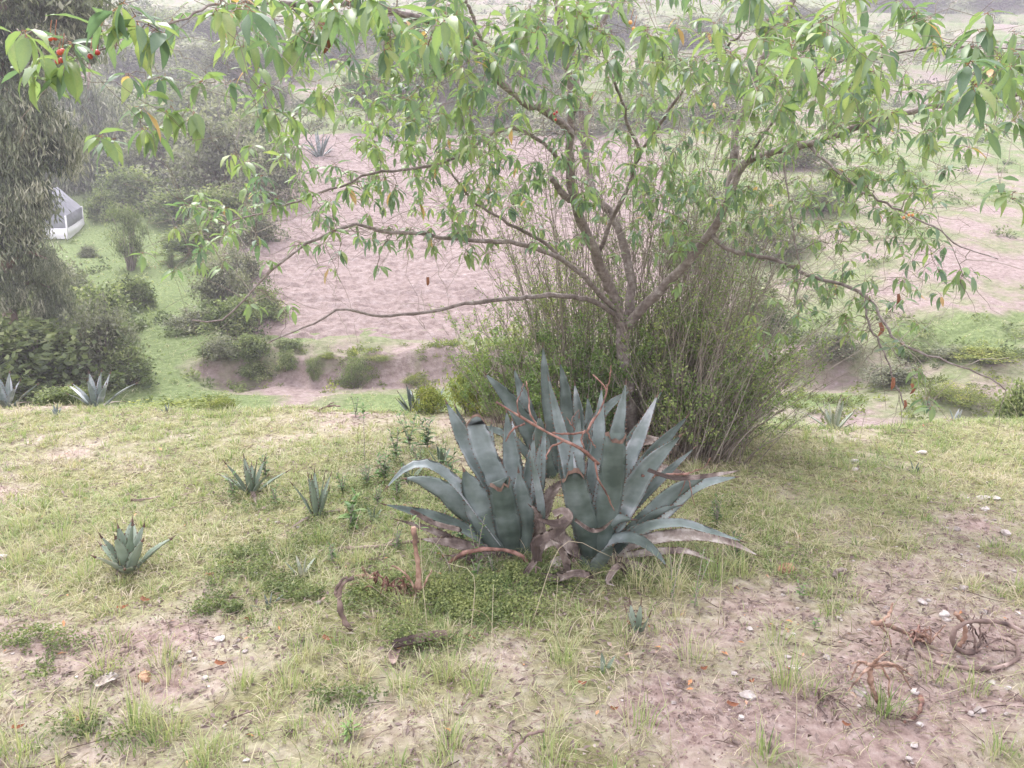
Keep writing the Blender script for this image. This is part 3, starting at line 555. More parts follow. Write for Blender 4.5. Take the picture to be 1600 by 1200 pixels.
LB = [([(925, 840), (945, 760), (963, 680), (978, 598)], 36, .22, 'b', .55), ([(915, 835), (925, 760), (934, 690), (940, 606)], 32, .25, 'b', .45),
      ([(935, 840), (960, 775), (990, 700), (1027, 618)], 34, .2, 'b', .65), ([(945, 845), (975, 785), (1015, 715), (1074, 651)], 34, .15, 'b', .35),
      ([(940, 855), (970, 800), (1008, 735), (1064, 680)], 42, -.02, 'b', .6), ([(938, 872), (945, 820), (955, 765), (962, 684)], 48, -.13, 'c', .3),
      ([(925, 872), (918, 830), (905, 785), (893, 740)], 50, -.15, 'c', .22), ([(905, 840), (893, 750), (875, 670), (857, 592)], 28, .25, 'b', .6),
      ([(915, 850), (905, 780), (900, 730), (905, 650)], 36, .15, 'b', .4), ([(955, 862), (1010, 810), (1060, 765), (1112, 740)], 34, .05, 'f', .35),
      ([(955, 868), (1020, 815), (1080, 765), (1152, 745)], 38, .25, 'l', .55), ([(955, 870), (1000, 830), (1060, 820), (1110, 832), (1160, 846)], 24, -.1, 'l', .5),
      ([(945, 876), (1000, 848), (1070, 838), (1130, 845), (1185, 868)], 26, -.02, 'd', .75), ([(930, 880), (955, 848), (990, 845), (1020, 862), (1042, 885)], 32, -.2, 'l', .6),
      ([(920, 875), (935, 835), (960, 812), (990, 812)], 34, -.08, 'f', .5), ([(905, 880), (925, 888), (945, 868), (958, 852)], 26, -.28, 'f', .4),
      ([(930, 885), (965, 880), (1010, 900), (1040, 925)], 22, -.2, 'd', .4), ([(910, 870), (880, 850), (868, 830), (872, 808)], 34, -.1, 'd', .6), ([(900, 880), (870, 880), (862, 900), (880, 915)], 20, -.2, 'd', .7)]
LB += [([(935, 850), (965, 800), (985, 760), (1003, 722)], 20, .02, 'b', .75), ([(905, 845), (898, 790), (880, 740), (872, 700)], 20, .2, 'b', .3), ([(945, 860), (990, 830), (1030, 800), (1062, 790)], 20, 0, 'f', .3), ([(950, 880), (1010, 865), (1070, 862), (1120, 880)], 16, -.1, 'd', .7), ([(945, 850), (990, 790), (1040, 740), (1085, 700)], 20, .25, 'b', .25), ([(925, 850), (930, 790), (928, 740), (918, 690)], 20, .22, 'b', .45), ([(895, 880), (880, 862), (862, 850), (845, 862)], 20, -.15, 'd', .5)]
add_agave('large blue grey agave in front of the tree trunk with banded upright leaves', hit(925, 885), traced(DB, LB), 'large agaves at the foot of the tree')
LC = [([(868, 740), (862, 670), (853, 600), (848, 540)], 26, .1, 'b', .35), ([(880, 740), (884, 680), (884, 620), (875, 566)], 28, .1, 'b', .25), ([(850, 740), (830, 680), (795, 625), (758, 584)], 34, .05, 'b', .3),
      ([(855, 745), (838, 690), (820, 630), (803, 576)], 30, .2, 'b', .3), ([(890, 740), (900, 690), (903, 650), (898, 600)], 26, .15, 'b', .4), ([(850, 750), (815, 705), (785, 680), (740, 665)], 28, -.1, 'l', .3),
      ([(895, 745), (910, 700), (920, 660), (918, 620)], 24, .2, 'b', .35), ([(862, 755), (850, 715), (845, 690), (843, 650)], 34, -.15, 'f', .4), ([(850, 755), (800, 740), (775, 720), (760, 700)], 24, -.1, 'd', .3),
      ([(900, 750), (960, 715), (1010, 690), (1060, 695)], 26, .1, 'd', .5), ([(905, 755), (980, 730), (1040, 735), (1085, 745)], 26, -.1, 'd', .35), ([(875, 755), (905, 700), (945, 640), (985, 610)], 24, .25, 'b', .3), ([(895, 755), (950, 720), (1000, 670), (1035, 610)], 24, .3, 'f', .25)]
DC = 4.75
add_agave('tall dark blue agave standing behind the two front agaves beside the trunk', on(868, DC), traced(DC, LC), 'large agaves at the foot of the tree')
def small_agave(label, base, hpx, n, seed, m=None, ti=.5, spread=.9, wr=.16, d=None, dry=1, group='small agaves', twist=0., back=0):
    r = np.random.default_rng(seed); base = np.asarray(base, float); L = hpx*PXM(base[1]); out = []
    for k in range(n):
        f = k/max(n-1, 1); el = math.radians(82-62*spread*f); az = k*2.399+twist; l = L*(1.0-.15*f)*r.uniform(.85, 1.1)
        dh = np.array([math.cos(az), math.sin(az), 0]); w_ = l*wr*r.uniform(.85, 1.15); curl = r.uniform(-.15, .3)*(.5+f)
        t = np.linspace(0, 1, 5)[:, None]; c = base+np.array([0, 0, -.02-.05*l])+dh*(.04*l+l*t*math.cos(el)*(1+curl*t))+np.array([0, 0, 1])*(l*t*math.sin(el)*(1-.35*curl*t*t))
        dr = k >= n-dry
        if dr: c = base+dh*(l*t*.95)+np.array([0, 0, 1])*l*(.16*t-.2*t*t)+np.array([0, 0, .006]); w_ *= .6
        bf, sb = agave_leaf(c, w_, -dh*math.sin(el)+np.array([0, 0, math.cos(el)+.02]), tint=ti+r.normal(0, .1), n=9, teeth=hpx > 50 and base[1] < 8)
        out.append((bf, sb, M_dryag if dr else (m or M_agave)))
    return add_agave(label, base, out, group)
small_agave('small solitary green agave in open grass at the lower left', hit(200, 888), 92, 11, 1, M_agaveg, .5, .75, .27, dry=0)
small_agave('dusty grey green agave half smothered in weeds, farther left than the spiky clump', hit(393, 768), 66, 12, 2, M_agaveg, .35, .95, .17, dry=2)
small_agave('narrow upright spiky agave between the dusty agave and the large ones', hit(495, 806), 88, 9, 3, M_agaveg, .4, .45, .13, dry=2)
small_agave('tiny pale agave offshoot poking out of the green mat', hit(472, 898), 46, 5, 4, M_agaveg, .85, .5, .16, dry=0)
small_agave('tiny blue agave offshoot low in the dark green mat at left', hit(420, 948), 36, 5, 5, M_agave, .5, .8, .18, dry=0)
small_agave('young agave of a few stubby leaves in litter below the right large agave', hit(996, 988), 62, 5, 6, M_agaveg, .5, .55, .2, dry=1, twist=1.)
small_agave('seedling agave of three leaves in bare litter near the bottom middle', hit(943, 1047), 42, 4, 7, M_agaveg, .55, .7, .22, dry=1, twist=2.)
small_agave('tiny dark agave in short grass alone at the right', hit(1430, 738), 26, 5, 8, M_agave, .3, .6, .2, dry=0)
small_agave('agave rosette at the terrace edge just left of the leafy shrub', on(646, 6.75), 52, 12, 9, M_agave, .4, .9, .15, dry=1)
small_agave('second agave at the terrace edge, hidden behind the leafy shrub', on(675, 7.1), 58, 9, 10, M_agave, .6, .7, .15, dry=0)
small_agave('yellow striped spiky agave at the terrace edge right of the brush', on(1303, 6.55), 60, 14, 11, M_agaveg, .85, .95, .13, dry=3)
small_agave('broken pale agave with withered leaves at the right terrace edge', on(1492, 6.45), 30, 8, 12, M_agave, .9, 1.1, .2, dry=4)
small_agave('pale blue agave cut by the left edge of the picture', on(10, 6.95), 64, 13, 13, M_agave, .8, .85, .18, dry=2)
small_agave('pale blue agave with dry lower leaves at the left terrace edge', on(152, 6.95), 66, 14, 14, M_agave, .75, .9, .17, dry=4)
small_agave('little blue agave shoot in front of the left edge agaves', on(88, 6.45), 24, 4, 15, M_agave, .7, .4, .2, dry=0)
small_agave('little agave shoot in the dry grass below the yellow green bush', on(262, 6.6), 20, 5, 16, M_agave, .5, .6, .2, dry=0)
small_agave('dull little agave in weeds directly left of the large agaves', hit(690, 725), 44, 8, 17, M_agaveg, .3, .8, .17, dry=1)
small_agave('dark little agave shoot between weeds and arching agave leaf', hit(640, 756), 42, 5, 18, M_agaveg, .2, .6, .2, dry=1)
small_agave('stubby green agave shoot among the weeds below the narrow agave', hit(582, 812), 34, 4, 19, M_agaveg, .35, .5, .22, dry=0)
for (a, c, h_, sd, lb) in [(452, 247, 44, 30, 'left agave of the far pair on the rim of the ploughed field'), (500, 246, 40, 31, 'right grey agave of the far pair on the rim of the ploughed field'), (612, 222, 22, 32, 'distant blue agave below the small dark tree on the field'),
                          (345, 342, 34, 33, 'dark agave on the shaded bank above the green hollow'), (170, 335, 34, 34, 'agave beside the net house under the far bushes'), (455, 128, 20, 35, 'very distant agave on the upper edge of the field'), (215, 90, 22, 36, 'very distant blue agave between the upper left bushes')]:
    small_agave(lb, hit(a, c), h_, 14, sd, M_agave, .6, .9, .13, dry=1, group='distant agaves')

for i, (pp, wp_, dz, lb) in enumerate([([(838, 880), (842, 850), (865, 838), (888, 815)], 26, 0, 'folded dead agave leaf rising between the two front agaves'), ([(870, 920), (880, 890), (872, 860), (858, 845)], 22, -.1, 'pale dead agave leaf standing on end below the right agave'), ([(820, 900), (840, 875), (850, 850), (846, 815)], 18, .1, 'dark dead agave leaf wedged between the two front agaves'),
    ([(848, 905), (872, 905), (900, 895), (925, 900)], 20, -.15, 'flat grey dead agave leaf on the ground below the front agaves'), ([(868, 806), (880, 800), (888, 812), (870, 822), (836, 815)], 24, -.1, 'curled dead agave leaf with green remains between the agaves'), ([(900, 815), (925, 832), (945, 830), (960, 812)], 12, -.2, 'twisted thin dead leaf hanging over the right agave base'),
    ([(640, 800), (680, 822), (720, 830)], 14, 0, 'long dry leaf lying along the lower left agave leaf'), ([(1010, 735), (1060, 748), (1120, 742), (1160, 735)], 14, .3, 'long dry leaf lying behind the right agave'), ([(980, 905), (965, 890), (950, 905), (962, 925)], 18, -.1, 'crumpled dead leaf under the bluish drooping leaf')]):
    k = len(pp); ctrl = np.array([P(a, b, DB-.25+dz*q/(k-1)) for q, (a, b) in enumerate(pp)]); ctrl[:, 2] = np.maximum(ctrl[:, 2], H(ctrl[:, 0], ctrl[:, 1])+.015+.01*np.arange(k))
    bf, sb = agave_leaf(ctrl+RNG.normal(0, .006, ctrl.shape), wp_*.62*PXM(DB), (0, -.6, .6), chan=.6, thick=.04, tint=random.uniform(.1, .7), teeth=False, cut=i % 3 == 0); tag(obj('dead_leaf', bf.mesh('dead_leaf', M_dryag, tuple(ctrl[0])), loc=ctrl[0]), lb, 'dead leaf', 'dead agave leaves heaped at the large agaves')
# ------------------------------------------------------------------ dead agave stalks
def stick(name, label, cat, paths, mt, group=None, base_d=None, forks=None):
    """paths: (list of (px,py[,depth offset]), radius px start, end, sides part name)"""
    (a, c) = paths[0][0][0][:2]; p0 = hit(a, c) if base_d is None else P(a, c, base_d)
    d0 = p0[1]; t = thing(name, label, cat, p0, group)
    for pp, r0, r1, nm in paths:
        q = []
        for z in pp:
            e = P(z[0], z[1], d0+(z[2] if len(z) > 2 else 0)); gz = float(H(e[0], e[1]))+r0*PXM(d0)*.7
            if e[2] < gz: e = hit(z[0], z[1]); e[2] = float(H(e[0], e[1]))+r0*PXM(d0)*.8
            q.append(e)
        q = np.array(q)
        s_ = spline(q, 14 if len(pp) > 2 else 6); k = len(s_); b = Buf(); rr = np.linspace(r0, r1, k)*(.74 if base_d is not None else 1.0)*PXM(d0)*(1+.16*RNG.normal(0, 1, k)); s_[1:-1] += RNG.normal(0, .0016, (k-2, 3))
        tubes(b, s_, rr, 8 if r0 > 2 else 5, np.clip(.5+.2*RNG.normal(0, 1, (1, k)), 0, 1))
        part(nm, b, mt, t)
    return t
G_ST = 'dead agave flower stalks'
DR = DB-.35
stick('dead_stalk', 'red brown forked dead stalk lying across the two large agaves', 'dead branch',
      [([(935, 725, .05), (905, 700, 0), (880, 688, -.02), (845, 670, 0), (820, 655, .03), (795, 640, .08), (775, 628, .1)], 4.2, 2.5, 'stem'), ([(917, 675, 0), (921, 666, 0), (938, 640, .05), (947, 612, .1), (940, 598, .12), (926, 585, .15)], 3, 1.4, 'branch'),
       ([(947, 612, .1), (953, 590, .12), (955, 570, .12)], 2, 1, 'branch'), ([(915, 675, 0), (890, 678, 0), (862, 676, 0)], 2.6, 2, 'branch'), ([(930, 722, 0), (934, 745, .0), (948, 772, .02), (960, 798, .05)], 2.2, 1.4, 'branch'),
       ([(838, 662, 0), (828, 645, 0), (826, 615, .03), (822, 595, .05)], 2.2, 1.2, 'branch'), ([(812, 652, 0), (808, 630, 0), (815, 612, .02), (818, 600, 0)], 1.8, 1, 'branch'), ([(820, 662, 0), (800, 672, -.02), (790, 690, -.02)], 2.8, 1.4, 'branch'),
       ([(878, 690, 0), (860, 700, 0), (853, 718, -.02)], 2.4, 1.6, 'branch'), ([(917, 675, 0), (925, 690, 0), (930, 700, 0)], 2, 1.4, 'branch'), ([(913, 700, 0), (908, 685, -.01), (914, 672, 0)], 2, 1.4, 'branch'), ([(898, 672, 0), (894, 655, 0), (905, 640, .02)], 1.5, .8, 'branch'), ([(894, 665, 0), (885, 652, 0)], 1.5, .8, 'branch')], M_red, G_ST, base_d=DR)
stick('dead_stalk', 'short red dead stalk sticking out right of the right large agave', 'dead branch', [([(1003, 743, 0), (1040, 742, .05), (1075, 740, .1)], 3.2, 2.4, 'stem'), ([(1075, 740, .1), (1078, 760, .1), (1085, 790, .1)], 1.6, .8, 'branch'), ([(1072, 742, .1), (1066, 765, .1), (1060, 775, .1)], 1.5, .8, 'branch'), ([(1075, 740, .1), (1100, 730, .2), (1110, 715, .2)], 1.6, .9, 'branch')], M_red, G_ST, base_d=DB-.05)
stick('dead_stalk', 'brown stalk bent into an arc in front of the left large agave', 'dead branch', [([(700, 884), (722, 866), (752, 858), (790, 860), (816, 868), (826, 885), (815, 905), (806, 914)], 3.6, 3, 'stem'), ([(765, 893), (790, 896), (812, 892), (824, 880)], 2, 1.8, 'branch')], M_red, G_ST)
stick('dead_stalk', 'upright orange cut stalk standing in the grass left of the large agaves', 'dead branch', [([(652, 935, 0), (654, 895, 0), (650, 860, 0), (646, 824, 0)], 4.6, 4.2, 'stem'), ([(652, 932, 0), (640, 905, -.02), (622, 888, -.03), (612, 884, -.03)], 2, 1.5, 'branch'), ([(652, 932, 0), (665, 910, 0), (674, 890, .03)], 2.2, 1.2, 'branch'),
      ([(650, 935, 0), (625, 944, -.05), (600, 952, -.08)], 2, 1.2, 'branch'), ([(648, 936, 0), (640, 915, .04), (632, 890, .08)], 2, 1, 'branch'), ([(650, 934, 0), (632, 925, 0), (630, 905, 0)], 1.6, 1, 'branch')], M_orange, G_ST)
stick('dead_stalk', 'grey brown hooked root curving down to the grass at lower left', 'dead branch', [([(549, 988), (537, 968), (531, 945), (532, 920), (540, 908), (552, 903)], 4.6, 3.6, 'stem'), ([(532, 935), (524, 925), (534, 908), (542, 902)], 3, 2, 'branch')], M_greywood, G_ST)
stick('dead_stalk', 'orange brown root running from the hooked root to the cut stalk', 'dead branch', [([(552, 904), (575, 903), (595, 912), (615, 919), (640, 920), (655, 915)], 3.2, 2.6, 'stem'), ([(578, 905), (570, 893), (566, 885)], 2.4, 1.4, 'branch'), ([(608, 915), (600, 905), (612, 888)], 1.8, 1.1, 'branch')], M_orange, G_ST)
def tangle(label, cx, cy, rx, ry, n, seed, mt):
    r = np.random.default_rng(seed); rows = []
    for k in range(n):
        a, b_ = cx+rx*r.normal(0, .45), cy+ry*r.normal(0, .45); an = r.uniform(0, 6.28); l = r.uniform(12, 42); c_ = r.normal(0, .35)*l
        rows.append(([(a, b_, 0), (a+math.cos(an)*l*.5-math.sin(an)*c_, b_-abs(math.sin(an))*l*.4-r.uniform(2, 10), r.normal(0, .04)), (a+math.cos(an)*l, b_-math.sin(an)*l*.45, r.normal(0, .08))], r.uniform(1.1, 2.2), .7, 'stem'))
    stick('dead_stalk', label, 'dead twigs', rows, mt, 'tangles of dead stems')
tangle('tangle of thin red brown stems between the hooked root and the cut stalk', 615, 922, 60, 24, 20, 1, M_red)
tangle('tangle of dark thin stems on the right side of the curled ring', 1528, 1005, 26, 20, 8, 2, M_greywood)
tangle('litter of thin brown stems under the right large agave leaves', 880, 905, 90, 14, 20, 3, M_greywood)
tangle('thin dark stems round the ragged orange root', 1440, 1000, 26, 14, 7, 4, M_red)
tangle('thin grey stems on the soil left of the spider shaped stalk', 1310, 1110, 60, 26, 9, 5, M_greywood)
stick('fallen_branch', 'grey fallen stick lying flat left of the cut stalk', 'stick', [([(528, 860), (560, 858), (600, 853), (640, 846), (655, 846)], 3.4, 2.6, 'stem'), ([(600, 853), (612, 846), (618, 842)], 1.8, 1, 'branch')], M_greywood, 'fallen sticks')
def ringpath(cx, cy, rx, ry, a0, a1, n=10): return [(cx+rx*math.cos(math.radians(a)), cy-ry*math.sin(math.radians(a))) for a in np.linspace(a0, a1, n)]
stick('dead_stalk', 'grey stalk curled into a large open ring at the right', 'dead branch', [([(1432, 1010), (1442, 1028), (1470, 1040), (1505, 1048), (1545, 1049), (1578, 1040), (1591, 1025), (1586, 1010), (1573, 1001)], 4.2, 3.2, 'stem'), ([(1573, 1002), (1555, 997), (1540, 992)], 2.4, 1.4, 'branch'), ([(1590, 1022), (1575, 1017), (1550, 1018)], 3, 2, 'branch'), ([(1588, 1018), (1600, 1022)], 2, 1, 'branch')], M_greywood, G_ST)
p0 = hit(1525, 1022); dR = p0[1]
stick('dead_stalk', 'grey arch of stalk rising over the open ring at the right edge', 'dead branch', [([(1520, 1022, 0), (1500, 1018, -.02), (1489, 1003, -.04), (1492, 985, -.05), (1510, 973, -.03), (1540, 970, 0), (1570, 974, .03), (1602, 988, .05), (1625, 1010, .05)], 4.4, 3.6, 'stem'), ([(1525, 1022, 0), (1522, 995, 0), (1516, 972, 0)], 2.4, 1.2, 'branch'), ([(1525, 1022, 0), (1532, 1000, .02), (1530, 970, .02)], 2.2, 1, 'branch'),
      ([(1518, 975, 0), (1508, 962, 0)], 1.4, .8, 'branch'), ([(1518, 975, 0), (1522, 960, 0)], 1.4, .8, 'branch'), ([(1530, 972, 0), (1536, 958, 0)], 1.4, .8, 'branch'), ([(1530, 975, 0), (1542, 968, 0)], 1.3, .8, 'branch'), ([(1525, 1020, 0), (1545, 1005, 0), (1560, 1000, 0)], 1.8, 1, 'branch')], M_greywood, G_ST)
stick('dead_stalk', 'orange curved stalk inside the grey ring below the bright white stone', 'dead branch', [([(1497, 1014), (1505, 1000), (1508, 982), (1502, 968), (1492, 958)], 3.8, 3.4, 'stem')], M_orange, G_ST)
stick('dead_stalk', 'ragged orange root with split end left of the curled ring', 'dead branch', [([(1450, 1010, 0), (1428, 995, .02), (1405, 984, .02), (1383, 976, .03), (1362, 973, .03)], 2.8, 4.2, 'stem'), ([(1372, 974, .03), (1388, 962, .04), (1395, 942, .06)], 2.8, 1.6, 'branch'), ([(1376, 978, .02), (1390, 995, 0), (1393, 1012, 0)], 2, 1.2, 'branch'), ([(1430, 995, .02), (1442, 992, .02), (1452, 1000, .01)], 3.4, 1.6, 'branch'),
      ([(1452, 1006, 0), (1446, 990, 0), (1445, 980, 0)], 1.6, .9, 'branch'), ([(1452, 1006, 0), (1462, 992, 0), (1477, 977, 0)], 1.8, .9, 'branch'), ([(1452, 1006, 0), (1455, 990, 0), (1452, 978, 0)], 1.6, .9, 'branch'), ([(1450, 1008, 0), (1440, 1000, 0), (1428, 998, 0)], 2, 1, 'branch')], M_orange, G_ST)
spd = [([(1372, 1102, 0), (1364, 1080, 0), (1359, 1060, 0), (1361, 1040, 0)], 5.2, 4.4, 'stem')]
for (x1, y1, x2, y2) in [(1345, 1036, 1328, 1062), (1385, 1050, 1390, 1090), (1395, 1038, 1424, 1076), (1380, 1036, 1412, 1043), (1345, 1034, 1330, 1037), (1372, 1028, 1380, 1022), (1376, 1026, 1388, 1018), (1400, 1042, 1427, 1056), (1350, 1050, 1325, 1080), (1390, 1036, 1418, 1050)]:
    spd.append(([(1362, 1040, 0), (x1, y1, -.02), (x2, y2, -.03)], 2.6, 1., 'branch'))
stick('dead_stalk', 'spider shaped dead stalk, an orange stem spreading thin legs from its top', 'dead branch', spd, M_orange, G_ST)
stick('dead_stalk', 'short dark red piece of stalk curving under the white stone', 'dead branch', [([(1438, 1092), (1438, 1110), (1428, 1124), (1412, 1132)], 4.5, 2, 'stem')], M_red, G_ST)
stick('fallen_branch', 'pale curved peel of agave leaf shaped like a C in grass', 'stick', [([(1306, 906), (1303, 898), (1309, 892), (1322, 890)], 3.8, 3, 'stem')], M_dryag, 'fallen sticks')
stick('fallen_branch', 'pale forked stick cut by the bottom edge near the middle', 'stick', [([(792, 1210), (797, 1185), (808, 1165), (826, 1148), (850, 1142)], 3.6, 2.4, 'stem')], M_greywood, 'fallen sticks')
stick('fallen_branch', 'little grey stick lying in bare soil near the lower left', 'stick', [([(352, 1130), (372, 1119), (395, 1110)], 2, 1.4, 'stem')], M_greywood, 'fallen sticks')
stick('fallen_branch', 'short pale stick standing beside the ring of curled stalk', 'stick', [([(1414, 1032, 0), (1417, 1023, 0), (1420, 1012, 0)], 2.4, 2, 'stem')], M_greywood, 'fallen sticks')
stick('fallen_branch', 'dry grey branch lying in the hollow beyond the terrace edge', 'stick', [([(497, 643), (508, 636), (520, 634), (532, 635)], 2, 1.2, 'stem'), ([(510, 636), (516, 631), (522, 629)], 1.2, .8, 'branch')], M_greywood, 'fallen sticks')
stick('fallen_branch', 'long grey twig lying at the top of the litter at left', 'stick', [([(205, 783), (225, 780), (250, 776)], 2.2, 1, 'stem')], M_greywood, 'fallen sticks')
# channelled slab of bark
p = hit(655, 1018); cc = np.array([hit(614, 1020), hit(655, 1012), hit(697, 1003)]); cc[:, 2] = H(cc[:, 0], cc[:, 1])+.025
bf, _ = agave_leaf(cc, .045, (0, -.3, 1), cut=True, chan=.5, tint=.35, teeth=False)
tag(obj('bark_piece', bf.mesh('bark_piece', M_greywood, tuple(p)), loc=p), 'hollow grey brown slab of bark lying below the cut stalk', 'bark')
cc = np.array([hit(614, 1042), hit(616, 1030), hit(620, 1020)]); cc[:, 2] = H(cc[:, 0], cc[:, 1])+.012
bf, _ = agave_leaf(cc, .04, (0, -.3, 1), cut=True, chan=.3, tint=.6, teeth=False); p = hit(616, 1032)
tag(obj('bark_piece', bf.mesh('bark_piece', M_greywood, tuple(p)), loc=p), 'frayed pale end of bark at the left foot of the hollow slab', 'bark')
cc = np.array([hit(150, 1078), hit(168, 1068), hit(184, 1062)]); cc[:, 2] = H(cc[:, 0], cc[:, 1])+.015
bf, _ = agave_leaf(cc, .045, (0, -.4, 1), cut=True, chan=.2, tint=.9, teeth=False); p = hit(168, 1070)
tag(obj('dead_leaf', bf.mesh('dead_leaf', M_dryag, tuple(p)), loc=p), 'curled silver grey dead leaf beside the round tan clod', 'dead leaf')
for i, (a, c, lb) in enumerate([(346, 1042, 'orange dead leaf on pink soil right of the round clod'), (738, 1002, 'small orange leaf on the bare patch below the low mat'), (1100, 1050, 'round orange leaf in dark litter beside the tall dry bunch'), (1174, 1070, 'curled orange leaf just above the broad cream stone'), (960, 1113, 'long curled orange leaf near the bottom middle'),
      (192, 954, 'orange leaf below the solitary small agave'), (228, 942, 'red brown leaf just right of the orange one under the solitary agave'), (390, 972, 'orange leaf at the lower rim of the green mat'), (513, 1003, 'pale orange leaf in bunch grass at lower left'), (745, 965, 'dark red leaf at the right rim of the green mat'), (30, 1142, 'orange leaf at the lower left corner'), (910, 1073, 'faded orange leaf left of the long curled one'),
      (985, 980, 'orange leaf under the young stubby agave'), (330, 902, 'orange leaf in litter right of the solitary agave'), (362, 885, 'rust coloured leaf above the dark green mat'), (1145, 1107, 'brown red leaf under the broad cream stone'), (1322, 1138, 'dark curled leaf on bare soil below the spider shaped stalk')]):
    p = hit(a, c); L = random.uniform(7, 11)*PXM(p[1]); az = random.uniform(-.7, .7); t = np.linspace(-1, 1, 4)[:, None]
    ctr = p+np.array([math.cos(az), math.sin(az), 0])*L*t+np.array([0, 0, 1])*(.012+.010*t*t); bf, _ = agave_leaf(ctr, L*.75, (0, -.5, 1), chan=.45, thick=.02, tint=random.uniform(.1, .9), teeth=False, n=7)
    tag(obj('dead_leaf', bf.mesh('dead_leaf', M_deadleaf, tuple(p)), loc=p), lb, 'dead leaf', 'single dead leaves on the terrace')

# ------------------------------------------------------------------ leafy herbs
def herb(label, base, hpx, nst, nl, seed, mt=M_herb, ti=.5, ls=.35, lean=.4, bare=0., bent=None):
    r = np.random.default_rng(seed); base = np.asarray(base, float); Hh = hpx*PXM(base[1]); t = thing('leafy_herb', label, 'wild herb', base, 'leafy herbs on the terrace'); sb = Buf(); lb = Buf()
    for k in range(nst):
        a = r.uniform(0, 6.28); ln = r.uniform(.1, lean); hh = Hh*r.uniform(.7, 1.05); u = np.linspace(0, 1, 8)[:, None]
        pth = base+np.array([math.cos(a), math.sin(a)*.8, 0])*hh*ln*u**1.5+np.array([0, 0, 1])*hh*u; tubes(sb, pth, np.linspace(.003, .0013, 8), 4, .8)
        for i in range(nl):
            f = bare+(1-bare)*(i+1)/nl; q = np.array([np.interp(f, u[:, 0], pth[:, j]) for j in range(3)]); b_ = i*2.4+a; el = r.uniform(.1, .9)*(1 if f > .85 else .7)
            d = np.array([math.cos(b_)*math.cos(el), math.sin(b_)*math.cos(el), math.sin(el)]); L = Hh*ls*r.uniform(.7, 1.1)*(1.1-.5*f); bf, _ = agave_leaf(np.array([q, q+d*L*.5, q+d*L-np.array([0, 0, .12*L])]), L*.30, np.array([0, 0, 1.])-d*.3, chan=.2, thick=.02, tint=ti+r.normal(0, .12), teeth=False, n=5)
            lb.add(np.concatenate(bf.v), np.concatenate(bf.q), None, np.concatenate(bf.a))
    part('stems', sb, M_twig, t); part('foliage', lb, mt, t, kind='stuff')
    return t
herb('leafy green herb in front of the left large agave', hit(722, 852), 60, 3, 8, 1)
herb('tall thin stalked herb with a tuft of leaves on top, by the terrace edge', hit(570, 722), 90, 1, 9, 2, bare=.75, ls=.25)
herb('broad leafed light green herb below the narrow agave', hit(548, 825), 58, 4, 7, 3, ls=.5, ti=.7)
herb('leafy herb rising left of the large agaves in the weeds', hit(640, 700), 58, 5, 9, 4, ls=.3)
herb('dark herb at the foot of the left large agave leaves', hit(705, 765), 80, 3, 10, 5, ti=.2, ls=.25)
herb('low herb clump between the narrow agave and the arching leaf', hit(600, 752), 50, 6, 8, 6, ls=.4)
herb('pale stalked herb crossing the large left agave leaves', P(705, 842, DA-.25)*np.array([1, 1, 0])+np.array([0, 0, float(H(P(705, 842, DA-.25)[0], DA-.25))]), 120, 1, 5, 7, bare=.75, ls=.16, lean=.75, ti=.9)
herb('fresh green herb in dark litter at the right', hit(1252, 935), 30, 3, 6, 8, ls=.5, ti=.7)
herb('second fresh green herb lower in the litter at the right', hit(1272, 985), 26, 2, 6, 9, ls=.5, ti=.7)
herb('feathery grey green herb growing up in front of the agave base', hit(745, 885), 90, 2, 22, 10, ls=.14, ti=.6)
herb('feathery upright herb at the right of the grassy patch', hit(1085, 950), 110, 2, 22, 11, ls=.1, ti=.6, lean=.3)
herb('feathery herb leaning right below the long agave leaf', hit(1050, 940), 90, 2, 22, 12, ls=.1, ti=.5, lean=.5)
herb('small bushy herb at the terrace edge above the green hollow', on(556, 6.4), 34, 3, 8, 13, ls=.35, ti=.4)
herb('low herb beside the small dull agave', hit(745, 905), 30, 5, 6, 14, ls=.5, ti=.6)
herb('herb tuft in front of the dusty agave', hit(415, 745), 40, 5, 9, 15, ls=.3, ti=.3)
herb('fern like green plant tuft at the bottom left of middle', hit(550, 1150), 34, 3, 6, 16, ls=.7, ti=.95, lean=.9)
for i, (a, c, h_, lb) in enumerate([(668, 700, 60, 'tall leafy herb just behind the small dull agave'), (620, 720, 50, 'leafy herb left of the small dull agave'), (655, 735, 46, 'dark leafy herb over the dark agave shoot'), (575, 760, 40, 'herb with narrow leaves right of the narrow agave'), (535, 770, 36, 'low green herb touching the narrow agave'), (620, 775, 44, 'green herb under the tip of the arching leaf'), (590, 790, 36, 'small herb above the stubby agave shoot'), (430, 790, 34, 'small weedy herb right of the dusty agave'), (365, 775, 40, 'small weedy herb left of the dusty agave'), (690, 840, 40, 'herb at the lower left leaf of the large agave'), (770, 900, 34, 'herb at the centre of the low mat before the agaves'), (1120, 820, 46, 'herb in the tall grass right of the long agave leaf'), (1150, 870, 50, 'grey herb at the right edge of the tall grass'), (520, 880, 36, 'herb on the grey fallen stick'), (620, 860, 36, 'herb beside the orange cut stalk')]): herb(lb, hit(a, c), h_, 5, 9, 60+i, ls=.3, ti=.2+.04*(i % 9))
herb('dry seed stem rising alone right of the brush', on(1345, 6.0), 46, 1, 4, 17, bare=.3, ls=.1)

